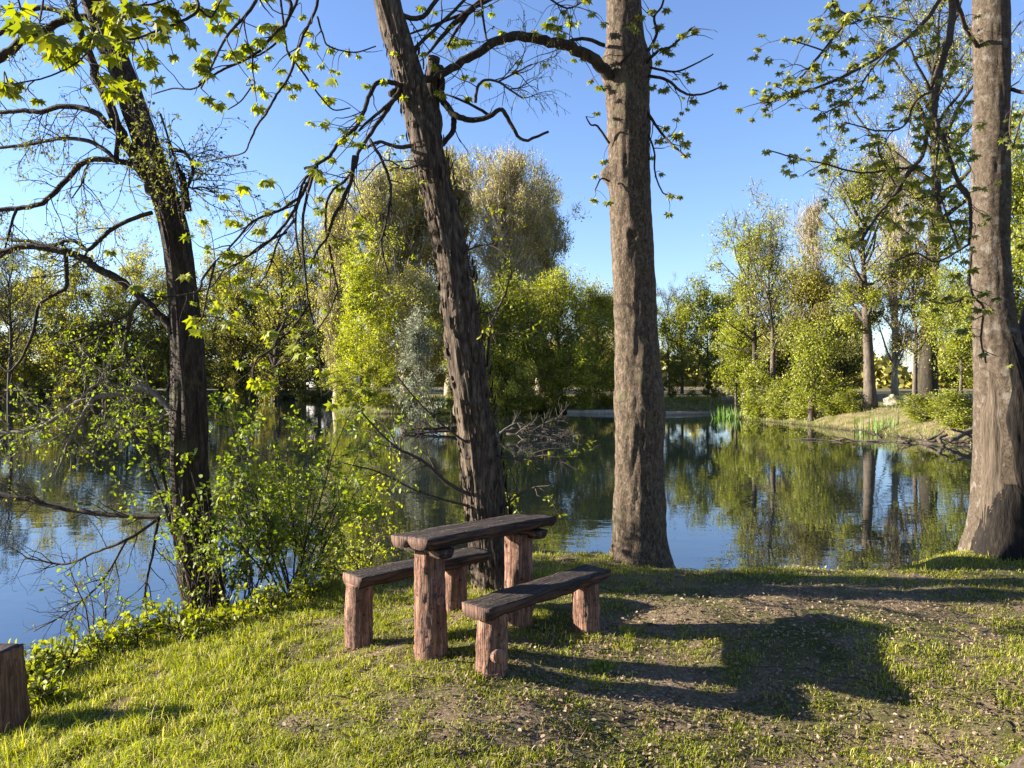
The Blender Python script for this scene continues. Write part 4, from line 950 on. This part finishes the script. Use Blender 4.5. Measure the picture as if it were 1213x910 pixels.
def tree_geo(kind, h, R, seed, nleaf, ls, ntwig=0, tr=None, lean=(0, 0), tpl=DIAMOND):
    clear, e0, e1, prof, nl, trop, nsub, ntw, spread = KIND[kind]
    r = np.random.default_rng(seed)
    tr = tr or h * .014
    nleaf = int(nleaf * {'poplar': 2.0, 'fan': 2.4, 'broad': 1.3, 'thin': 1.2, 'bush': 1.2, 'maple': 1.25}[kind])
    ntwig = int(ntwig * {'maple': 1.5, 'poplar': 2.4, 'fan': 2.6, 'broad': 1.5, 'thin': 1.3, 'bush': 1.5}[kind])
    ph = r.uniform(0, 6, 2)
    T = np.array([[lean[0] * h * (i / 9) + .012 * h * math.sin(i * .9 + ph[0]) * i / 9, lean[1] * h * (i / 9) + .012 * h * math.sin(i * 1.1 + ph[1]) * i / 9, h * .96 * i / 9 - .1] for i in range(10)])
    trad = np.array([tr * (1.25 if i == 0 else 1) * max(1 - i / 9.6, .06) ** .9 for i in range(10)])
    w_ = MB(); 
    if kind != 'bush': tube(w_, smooth_poly(T, 2), np.interp(np.linspace(0, 9, 19), np.arange(10), trad), 8)
    pos = []; wt = []; az = r.uniform(0, 6)
    lobes = r.uniform(.45, 1.25, 7)
    for i in range(nl):
        t = clear + (1 - clear) * ((i + r.random()) / nl) ** .9
        t = min(t, .97)
        az += 2.4 + r.normal(0, .3); x_ = t * 9; k = int(x_); f = x_ - k
        p_ = T[k] * (1 - f) + T[min(k + 1, 9)] * f; tt = (t - clear) / (1 - clear)
        el = math.radians(e0 + (e1 - e0) * tt + r.normal(0, 8))
        L = R * prof(tt) * r.uniform(.75, 1.15) * lobes[int((az % 6.283) / 6.284 * 7)] / max(math.cos(el), .32)
        L = min(L, max((h * r.uniform(.86, 1.07) - p_[2]) / max(math.sin(el), .25), R * .25)) if kind in ('poplar', 'fan') else L
        d = np.array([math.cos(az) * math.cos(el), math.sin(az) * math.cos(el), math.sin(el)])
        c = wiggle(p_, d, L, 6, .12, (0, 0, trop), r); r0 = max(tr * .42 * (1 - t * .6), .012)
        tube(w_, c, np.linspace(r0, r0 * .25, 7), 5)
        subs = spawn(c, np.linspace(r0, r0 * .25, 7), nsub, .2, 1., (L * .22, L * .5), (25, 60), .18, (0, 0, trop * .8), r, 4, .03, .006)
        cw = r.uniform(.35, 1.4)
        for s_ in subs:
            tube(w_, s_[0], s_[1], 3, False); wgt = cw * r.uniform(.3, 1.5)
            tws = spawn(s_[0], s_[1], ntw, .2, 1., (L * .1, L * .25), (25, 65), .2, (0, 0, trop * .6), r, 3, .012, .005)
            for q_ in tws: tube(w_, q_[0], q_[1], 3, False)
            for q_ in [s_] + tws:
                for u in np.linspace(.3, 1, 4): pos.append(along(q_[0], min(u, .999))[0]); wt.append(wgt)
    pos = np.array(pos); wt = np.array(wt); wt /= wt.sum()
    if ntwig:
        i = r.choice(len(pos), ntwig, p=wt)
        c = pos[i] + r.normal(0, spread, (ntwig, 3))
        leaves(w_, c, r.normal(0, .45, (ntwig, 3)) + np.array([0, 0, 1.]) * (1.1 if kind in ('poplar', 'fan') else .5), rdir(ntwig, r), r.uniform(.35, 1.0, ntwig), (STRIP[0] * np.array([1, 1.6, 1]), STRIP[1]))
    lf = MB()
    i = r.choice(len(pos), nleaf, p=wt); c = pos[i] + r.normal(0, spread, (nleaf, 3)) * r.uniform(.4, 1.3, (nleaf, 1))
    leaves(lf, c, rdir(nleaf, r) + np.array([0, 0, -.2]), rdir(nleaf, r) + np.array([0, 0, .6]), ls * r.uniform(.5, 1.5, nleaf), tpl)
    return w_, lf

def tree(name, label, px, d, top, kind, width_px, seed, nleaf, ls, lm, wm='bark_far', ntwig=0, tw=None, base=None, group=None, lean=(0, 0), cat='tree'):
    """px: where its foot stands, top: photo row of its top, width_px: crown width"""
    x_ = (px - 606.5) * d / F; z0 = gh(x_, d) - .05
    h = (EYE + (450 - top) * d / F - z0) * (.93 if kind != 'bush' else 1); R = width_px * d / F / 2
    t = thing(name, label, cat, (x_, d, z0), group)
    l2 = d * .0023; nleaf = int(nleaf * (ls * 1.25 / l2) ** 2 * {'broad': .62, 'maple': .55, 'thin': .6, 'bush': .75}.get(kind, .8)); ls = l2
    w_, lf = tree_geo(kind, h, R, seed, nleaf, ls, ntwig, (tw * d / F / 2) if tw else None, lean)
    o1 = link('stems' if kind == 'bush' else 'trunk', mesh_from('wood', np.concatenate(w_.v), [np.concatenate(a_) for a_ in w_.f.values()], M[wm], True), t)
    o2 = link('crown', mesh_from('crown', np.concatenate(lf.v), [np.concatenate(a_) for a_ in lf.f.values()], M[lm]), t)
    return t, h, R

def again(src, label, px, d, top, width_px, rz, group=None):
    t, h, R = src
    x_ = (px - 606.5) * d / F; z0 = gh(x_, d) - .05
    hh_ = (EYE + (450 - top) * d / F - z0) * (.93 if 'shrub' not in t.name else 1); RR = width_px * d / F / 2
    return copy_tree(t, (x_, d, z0), rz, RR / R, hh_ / h, label, group)

# tall stand in the middle
tree('poplar_tree', 'tallest broad fan-shaped poplar with grey-brown twigs in the middle of the far bank', 602, 76, 186, 'fan', 172, 501, 16000, .16, 'leaf_poplar', 'twig_far', 15000, 16)
p1 = tree('poplar_tree', 'tall upright poplar left of the leaning trunk, its crown the highest of the left group', 445, 76, 205, 'poplar', 74, 502, 13000, .16, 'leaf_spring', 'twig_far', 7000, 12)
again(p1, 'upright olive poplar at the left end of the tall central stand', 400, 78, 232, 66, 1.)
again(p1, 'upright poplar seen just left of the leaning trunk above the middle', 482, 80, 196, 96, 2.2)
again(p1, 'upright poplar half hidden behind the leaning trunk', 535, 82, 186, 100, 3.7)
again(p1, 'poplar filling the gap behind the fan-shaped tallest tree', 640, 86, 225, 80, 5.1)
# green lower layer in the middle
f1 = tree('maple_tree', 'bright green tree at the left end of the middle promontory', 428, 66, 322, 'maple', 100, 511, 13000, .19, 'leaf_fresh', 'bark_fardark', 500, 5)
tree('willow_tree', 'rounded yellow-green willow left of the leaning trunk on the promontory', 500, 66, 335, 'broad', 105, 512, 16000, .17, 'leaf_olive', 'twig_far', 3500, 6)
f2 = tree('willow_tree', 'yellow-green tree overhanging the water right of the leaning trunk', 612, 65, 345, 'broad', 92, 513, 13000, .18, 'leaf_yellow', 'bark_far', 1500, 5)
f3 = tree('alder_tree', 'green tree with pale slanting stems left of the straight maple trunk', 665, 68, 335, 'broad', 96, 514, 14000, .18, 'leaf_fresh', 'bark_far', 1800, 6, lean=(-.05, 0))
again(f3, 'dark green tree just left of the straight maple trunk', 705, 71, 352, 80, 2.)
tree('willow_tree', 'dull yellow tree peeping out left of the straight maple trunk further back', 728, 92, 360, 'broad', 70, 515, 8000, .22, 'leaf_poplar', 'twig_far', 1500)
again(f2, 'green tree behind the rounded willow in the middle', 555, 70, 352, 92, 1.2)
again(f1, 'fresh green tree filling the middle of the promontory behind the fallen treetop', 580, 69, 380, 80, 4.4)
sb = tree('silver_shrub', 'silvery grey-green bush hanging over the water left of the leaning trunk', 495, 60.5, 395, 'bush', 70, 521, 7000, .14, 'leaf_grey', 'twig_grey', 900, cat='shrub')
bs = tree('bank_shrub', 'green bush over the water at the foot of the yellow-green middle tree', 600, 63, 440, 'bush', 80, 522, 8000, .16, 'leaf_fresh', 'bark_far', 600, cat='shrub')
for (px, d, top, wd, rz, lab) in [(690, 64.5, 438, 90, 1., 'low green bush spreading above the pale log by the maple trunk'), (645, 65, 446, 70, 2., 'bush behind the fallen treetop in the water'), (555, 63, 440, 70, 3., 'bush at the waterline behind the leaning trunk'),
                                  (440, 64, 440, 70, 4., 'shaded bush below the bright green tree on the promontory'), (410, 67, 445, 60, 5., 'small bush at the left tip of the promontory'), (730, 66, 450, 60, .5, 'bush at the waterline directly left of the maple trunk')]:
    again(bs, lab, px, d, top, wd, rz)
# left bank
o1 = tree('oak_tree', 'olive-brown tree in the middle of the far left bank', 90, 112, 338, 'broad', 120, 531, 12000, .28, 'leaf_olive', 'bark_far', 3000, 5)
o2 = tree('oak_tree', 'dark-stemmed tree with slanting trunk right of the left leaning tree', 325, 100, 300, 'broad', 125, 532, 10000, .24, 'leaf_olive', 'bark_fardark', 3500, 12, lean=(.05, 0))
o3 = tree('bare_tree', 'nearly bare tree against the sky at the far left edge', 12, 100, 300, 'thin', 90, 533, 1500, .18, 'leaf_alder', 'bark_fardark', 3500, 7)
lefts = [(o1, 30, 118, 345, 120, 1., 'olive tree behind the bare tree at the left edge'), (o1, 150, 116, 330, 120, 2., 'olive tree between the two left side branches'), (o1, 200, 120, 345, 110, 3., 'olive tree directly behind the dark left trunk'),
         (o1, 262, 116, 335, 110, 4., 'olive tree just right of the dark left trunk'), (o1, 300, 122, 330, 110, 5., 'brown-green tree behind the slanting dark stems'), (o1, 360, 120, 350, 100, .4, 'brownish tree left of the tall central stand'),
         (o1, -40, 112, 340, 130, 2.6, 'olive tree cut by the left edge of the far bank'), (o2, 285, 106, 345, 100, 2.5, 'dark-stemmed tree second from the dark left trunk'), (o3, 355, 110, 275, 60, 1.5, 'slender bare tree left of the tall poplars'), (o3, 378, 118, 290, 60, 3.3, 'second slender bare tree touching the tall poplars')]
for s_, px, d, top, wd, rz, lab in lefts: again(s_, lab, px, d, top, wd, rz)
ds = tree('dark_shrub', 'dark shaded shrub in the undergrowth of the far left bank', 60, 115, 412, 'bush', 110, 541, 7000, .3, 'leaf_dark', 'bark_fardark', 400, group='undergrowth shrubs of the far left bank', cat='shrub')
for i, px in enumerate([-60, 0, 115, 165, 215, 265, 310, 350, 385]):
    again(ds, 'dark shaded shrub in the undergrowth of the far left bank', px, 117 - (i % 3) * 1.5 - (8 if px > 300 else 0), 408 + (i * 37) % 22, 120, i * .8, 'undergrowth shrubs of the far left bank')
# inlet
i1 = tree('alder_tree', 'yellow-green tree just right of the straight maple trunk', 808, 97, 368, 'maple', 74, 551, 8000, .2, 'leaf_yellow', 'bark_fardark', 1200, 4)
again(i1, 'taller yellow-green tree, second right of the straight maple trunk', 838, 99, 352, 76, 2.)
again(i1, 'yellow-green tree behind the inlet, left of the dark-stemmed pair', 868, 103, 348, 80, 4.)
again(i1, 'low tree hidden behind the straight maple trunk', 765, 98, 380, 70, 5.)
again(o3, 'tiny bare treetop right of the straight maple trunk', 792, 100, 345, 50, .6)
for i, (px, d, top) in enumerate([(800, 68, 440), (840, 69, 436), (872, 66, 440)]):
    again(ds, 'dark shaded shrub along the inlet bank', px, d, top, 70, i * 1.7, 'shrubs of the inlet bank')
# right bank
tree('alder_tree', 'slender dark-stemmed tree on the tip of the right bank', 897, 56, 288, 'thin', 92, 561, 6000, .15, 'leaf_fresh', 'bark_fardark', 700, 9, lean=(-.05, 0))
tree('birch_tree', 'slender tree with pale bare stem, second on the right bank tip', 917, 53, 292, 'thin', 76, 562, 3200, .14, 'leaf_fresh', 'bark_far', 1200, 9, lean=(-.03, 0))
y1 = tree('young_maple', 'bright yellow-green young tree over the inlet side of the right bank', 872, 59, 385, 'maple', 62, 563, 9000, .17, 'leaf_yellow', 'bark_far', 300, 4)
tree('willow_tree', 'large rounded olive tree behind the small pale-stemmed maple', 968, 62, 340, 'maple', 112, 564, 15000, .18, 'leaf_olive', 'bark_far', 3500, 6)
tree('young_maple', 'small yellow-green maple with pale stem on the right bank', 961, 47, 408, 'maple', 62, 565, 4500, .16, 'leaf_yellow', 'bark_pale', 200, 9)
tree('lime_tree', 'large tree with a stout pale trunk standing on the grassy right bank', 1031, 45, 212, 'thin', 118, 566, 8000, .15, 'leaf_fresh', 'bark_far', 1800, 16, lean=(-.04, 0))
tree('poplar_tree', 'huge thick-trunked poplar left of the forked right tree', 1098, 50, 15, 'thin', 150, 567, 7000, .15, 'leaf_spring', 'bark_fardark', 3500, 24, lean=(.03, 0))
tree('ash_tree', 'thin pale-stemmed tree in front of the thick poplar', 1084, 44, 300, 'thin', 70, 568, 2500, .14, 'leaf_olive', 'bark_far', 1200, 7)
y2 = tree('young_maple', 'wide yellow-green young tree left of the forked right trunk', 1138, 41, 345, 'maple', 84, 569, 7000, .16, 'leaf_yellow', 'bark_far', 300, 5)
again(y2, 'tall yellow-green tree behind the forked right trunk', 1205, 44, 200, 120, 2.)
again(y2, 'yellow-green tree right of the frame edge behind the forked trunk', 1260, 40, 260, 120, 4.)
tree('poplar_tree', 'pale twiggy poplar rising behind the large tree with stout trunk', 965, 85, 225, 'poplar', 60, 570, 1600, .15, 'leaf_alder', 'twig_far', 2500)
tree('poplar_tree', 'hazy olive poplar crown between the stout-trunked tree and the thick poplar', 1060, 80, 170, 'poplar', 80, 571, 2200, .16, 'leaf_poplar', 'twig_far', 4500)
i2 = tree('alder_tree', 'green tree behind the stout pale trunk', 1000, 68, 385, 'maple', 90, 572, 9000, .19, 'leaf_dark', 'bark_fardark', 800, 4)
again(i2, 'low tree behind the small pale-stemmed maple', 935, 70, 395, 80, 2.)
again(i2, 'low tree behind the wide yellow-green young tree', 1135, 62, 412, 70, 3.)
again(i2, 'green tree at the right frame edge behind the forked trunk', 1190, 60, 390, 110, 4.)
s1 = tree('bank_shrub', 'yellow-green shrub at the tip of the right bank', 893, 52.5, 452, 'bush', 44, 581, 4500, .13, 'leaf_yellow', 'bark_far', 200, cat='shrub')
for (px, d, top, wd, rz, lab) in [(925, 50, 466, 50, 1., 'low shrub at the foot of the pale slender tree'), (985, 46.5, 464, 52, 2., 'low shrub right of the small pale-stemmed maple'), (1005, 45.5, 470, 44, 3., 'low shrub left of the stout pale trunk'), (1095, 38, 478, 58, 4., 'broad low shrub on the bank below the thick poplar'),
                                  (1132, 35, 478, 56, 5., 'low shrub at the waterline left of the forked trunk'), (950, 48, 470, 44, .5, 'small shrub left of the small pale-stemmed maple foot')]:
    again(s1, lab, px, d, top, wd, rz)
# grass of the right bank, as one sheet of blades
n = 42000; x = rng.uniform(13, 32, n); y = rng.uniform(28, 62, n); sd = shore_dist(x, y); k = (sd > .05) & (sd < 10); x, y, sd = x[k], y[k], sd[k]; n = len(x)
mb = MB(); leaves(mb, np.stack([x, y, gz(x, y) - .01], 1), rng.normal(0, .35, (n, 3)) + np.array([0, 0, 1.]), rdir(n), rng.uniform(.07, .24, n) * (1 + .6 * (sd < 1.2)), (STRIP[0] * np.array([1, 2.2, 1]), STRIP[1]))
o = mb.obj('bank_grass', M['bank_grass']); o['kind'] = 'stuff'
n = 30000; x = rng.uniform(-20, 18, n); y = rng.uniform(61, 76, n); sd = shore_dist(x, y); k = (sd > .05) & (sd < 8); x, y = x[k], y[k]; n = len(x)
mb = MB(); leaves(mb, np.stack([x, y, gz(x, y) - .01], 1), rng.normal(0, .4, (n, 3)) + np.array([0, 0, 1.]), rdir(n), rng.uniform(.2, .6, n), (STRIP[0] * np.array([1, 2.2, 1]), STRIP[1]))
o = mb.obj('undergrowth', M['bank_grass']); o['kind'] = 'stuff'
# reeds
for (px, d, H, nn, lab) in [(861, 54.5, .95, 90, 'bright green reeds at the tip of the right bank'), (1046, 39.3, 1.1, 60, 'green reeds at the waterline below the stout pale trunk')]:
    p_ = P(px, 500, d); sx = gh(p_[0], d); mb = MB(); r = np.random.default_rng(int(px)); 
    pos = np.stack([p_[0] + r.normal(0, .55, nn), d + r.normal(0, .3, nn), np.full(nn, WATER - .1)], 1)
    leaves(mb, pos, r.normal(0, .16, (nn, 3)) + np.array([0, 0, 1.]), rdir(nn, r), H * r.uniform(.7, 1.2, nn), (STRIP[0] * np.array([1, 1.8, 1]), STRIP[1]))
    o = mb.obj('reed_clump', M['reed']); o['label'] = lab; o['category'] = 'reeds'
# far-off wood closing the horizon
mb = MB(); n = 110000; r = np.random.default_rng(5)
a_ = r.uniform(-1.25, 1.25, n); rad = r.uniform(175, 215, n); x = np.sin(a_) * rad; y = np.cos(a_) * rad
top = 8.5 + 3 * np.sin(a_ * 23) + 2.5 * np.sin(a_ * 61 + 1) + 1.5 * np.sin(a_ * 140)
zz = r.random(n) ** .8 * top
leaves(mb, np.stack([x, y, zz], 1), rdir(n, r), rdir(n, r), r.uniform(.9, 2.2, n), DIAMOND)
o = mb.obj('distant_woods', M['leaf_poplar']); o['kind'] = 'stuff'

# ------------------------------------------------------------------ things in and by the water
r = np.random.default_rng(606)
def fallen(name, label, lines, n1, L1, n2, L2, mat, trop=(0, 0, .1), rm=.03):
    polys = [PL(*a_) for a_ in lines]; pts = polys[0][0][0]
    t = thing(name, label, 'fallen tree', (pts[0], pts[1], WATER))
    mb = MB(); 
    for p_, q_ in polys: tube(mb, p_, q_, 7)
    put(mb, 'trunk', M[mat], t, None, True)
    lv1 = []; lv2 = []
    for p_, q_ in polys:
        ln = np.linalg.norm(np.diff(p_, axis=0), axis=1).sum()
        c1 = spawn(p_, q_, int(n1 * ln) + 1, .05, 1., L1, (20, 70), .15, trop, r, 5, rm, .008); lv1 += c1
        for c in c1: lv2 += spawn(c[0], c[1], n2, .2, 1., L2, (20, 60), .2, trop, r, 3, .012, .006)
    mb = MB(); [tube(mb, p_, q_, 4) for p_, q_ in lv1 + lv2]; put(mb, 'branches', M[mat], t, None, True)
    return t
fallen('fallen_treetop', 'bare grey fallen treetop lying in the water right of the leaning trunk', [('592,513 612,508 632,512 655,514 678,517', 36.5, 36., 3, 1.5), ('592,513 604,505 614,501 618,508', 36.4, 36.2, 3, 1.5), ('630,512 645,502 660,497 672,492', 36.2, 36.4, 2.5, 1),
        ('600,514 630,516 650,518 665,521', 35.8, 35.4, 3, 1.5), ('620,510 640,506 665,508 676,512', 36.4, 36.8, 2, 1)], 5, (.4, 1.2), 4, (.2, .6), 'twig_wet', (0, 0, -.05))
fallen('fallen_treetop', 'dark drifted branches in the water left of the leaning trunk', [('545,505 520,508 495,508 478,510', 40, 40, 5, 2), ('540,510 510,512 490,514', 39, 39, 4, 2)], 6, (.4, 1.1), 4, (.2, .6), 'bark_dark')
fallen('fallen_tree', 'fallen trunk and branches reaching from the right bank into the pond', [('1190,496 1165,506 1145,513 1125,523', 33.5, 32, 9, 5), ('1170,519 1140,523 1120,520 1095,524 1080,522 1060,525 1040,522 1020,523 1000,520 985,522 960,520 940,521', 32.5, 35.5, 3.5, 1.2), ('1165,525 1145,527 1120,529 1100,525 1085,526 1070,522 1055,524 1040,519', 32.2, 34.5, 4.5, 1.5),
        ('1095,523 1108,517 1118,511', 33.5, 33.3, 4, 2), ('1160,524 1145,514 1125,508', 32.5, 32.2, 4, 2.5), ('1118,528 1112,520 1122,515', 32, 32.2, 5, 3), ('1045,519 1030,512 1010,508', 36, 36.5, 3, 1.5)], 1.8, (.3, 1.1), 2, (.2, .5), 'bark_far', rm=.025)
mb = MB(); p0 = P(672, 488.5, 63.5); p1_ = P(748, 490.5, 62.5)
tube(mb, smooth_poly(np.array([p0, (p0 * 2 + p1_) / 3 + [0, 0, .04], (p0 + 2 * p1_) / 3, p1_]), 4) * np.array([1, 1, 0]) + np.array([0, 0, WATER + .08]), np.linspace(.2, .26, 13), 9)
o = mb.obj('driftwood_log', M['sand'], None, True); o['label'] = 'long pale log floating left of the straight maple trunk below the far bushes'; o['category'] = 'log'
mb = MB(); p0 = P(786, 492.5, 60.5); p1_ = P(858, 489.5, 63)
tube(mb, np.array([p0, (p0 + p1_) / 2, p1_]) * np.array([1, 1, 0]) + np.array([0, 0, WATER + .05]), [.24, .17, .12], 9)
o = mb.obj('driftwood_log', M['sand'], None, True); o['label'] = 'pale log at the inlet waterline right of the straight maple trunk'; o['category'] = 'log'
def rock(name, label, px, py, d, s, seed):
    p_ = P(px, py, d); import bmesh
    bm = bmesh.new(); bmesh.ops.create_icosphere(bm, subdivisions=3, radius=1)
    for v in bm.verts:
        e = mnoise.noise(v.co * 1.3 + Vector((seed, 0, 0))) * .45 + mnoise.noise(v.co * 3.5 + Vector((seed, 0, 0))) * .15
        v.co = v.co * (1 + e); v.co.x *= s[0]; v.co.y *= s[1]; v.co.z *= s[2]
    me = bpy.data.meshes.new(name); bm.to_mesh(me); bm.free(); me.materials.append(M['stone'])
    o = link(name, me); o.location = (p_[0], p_[1], gh(p_[0], p_[1]) + s[2] * .4); o['label'] = label; o['category'] = 'stone'; return o
rock('boulder', 'rounded pale boulder, left of the two under the trees of the right bank', 1058, 485, 50, (.6, .5, .5), 1.)
rock('boulder', 'flat pale boulder, right of the two under the trees of the right bank', 1073, 485, 50, (.85, .6, .4), 4.)
rock('boulder', 'small pale stone at the waterline just right of the straight maple trunk', 792, 493, 60, (.5, .4, .25), 7.)

# a white building glimpsed between the trees of the far left
hx, hy = (396 - 606.5) * 150 / F, 150.
house = thing('house', 'white house glimpsed through the trees left of the tall poplars', 'house', (hx, hy, 0.2))
def box(mb, c, s):
    c = np.array(c, float); s = np.array(s, float) / 2
    v = np.array([[i, j, k] for i in (-1, 1) for j in (-1, 1) for k in (-1, 1)]) * s + c
    mb.add(v, np.array([[0, 1, 3, 2], [4, 6, 7, 5], [0, 4, 5, 1], [2, 3, 7, 6], [0, 2, 6, 4], [1, 5, 7, 3]]))
mb = MB(); box(mb, (hx, hy, 3.9), (9, 7, 7.4)); put(mb, 'wall', M['white'], house)
mb = MB(); v = np.array([[-5, -4, 0], [5, -4, 0], [5, 4, 0], [-5, 4, 0], [-5, 0, 3], [5, 0, 3]]) + np.array([hx, hy, 7.63]); mb.add(v, [np.array([[0, 1, 5, 4], [3, 4, 5, 2], [0, 3, 2, 1]]), np.array([[0, 4, 3], [1, 2, 5]])]); put(mb, 'roof', M['roof'], house)
for dx in (-2.5, 0, 2.5):
    for dz in (2.2, 5.2):
        mb = MB(); box(mb, (hx + dx, hy - 3.52, dz), (1.1, .08, 1.4)); put(mb, 'window', M['glass'], house)

# ------------------------------------------------------------------ light, sky, camera
AZ, EL = math.radians(5), math.radians(17.3)      # sun to the left, a little beyond
S = Vector((-math.cos(AZ) * math.cos(EL), math.sin(AZ) * math.cos(EL), math.sin(EL)))
sl = bpy.data.lights.new('sun', 'SUN'); sl.energy = 5.0; sl.angle = math.radians(.5); sl.color = (1., .93, .82)
so = bpy.data.objects.new('sun', sl); COL.objects.link(so); so.rotation_euler = S.to_track_quat('Z', 'Y').to_euler()
W = bpy.data.worlds.new('World'); SC.world = W; W.use_nodes = True
nt = W.node_tree; nt.nodes.clear()
sky = nt.nodes.new('ShaderNodeTexSky'); sky.sky_type = 'NISHITA'; sky.sun_disc = False
sky.sun_elevation = EL; sky.sun_rotation = -(math.pi / 2 - AZ); sky.altitude = 50; sky.air_density = 1.0; sky.dust_density = .1; sky.ozone_density = 2.0
bg = nt.nodes.new('ShaderNodeBackground'); bg.inputs['Strength'].default_value = .05
wo = nt.nodes.new('ShaderNodeOutputWorld'); mx = nt.nodes.new('ShaderNodeMix'); mx.data_type = 'RGBA'; mx.blend_type = 'MULTIPLY'; mx.inputs[0].default_value = 1.; mx.inputs[7].default_value = (.86, .92, 1.16, 1); nt.links.new(sky.outputs[0], mx.inputs[6]); nt.links.new(mx.outputs[2], bg.inputs[0]); nt.links.new(bg.outputs[0], wo.inputs[0])

cd = bpy.data.cameras.new('camera'); cam = bpy.data.objects.new('camera', cd); COL.objects.link(cam)
cam.location = (0, 0, EYE); cam.rotation_euler = (math.pi / 2, 0, 0)
cd.sensor_width = 36; cd.lens = F / 1213 * 36; cd.shift_y = -5 / 1213; cd.clip_end = 5000; cd.clip_start = .05
SC.camera = cam
SC.view_settings.view_transform = 'Standard'; SC.view_settings.look = 'None'; SC.view_settings.gamma = 1.; SC.view_settings.exposure = 2.38; SC.view_settings.use_curve_mapping = False
SC.cycles.max_bounces = 6; SC.cycles.transparent_max_bounces = 8
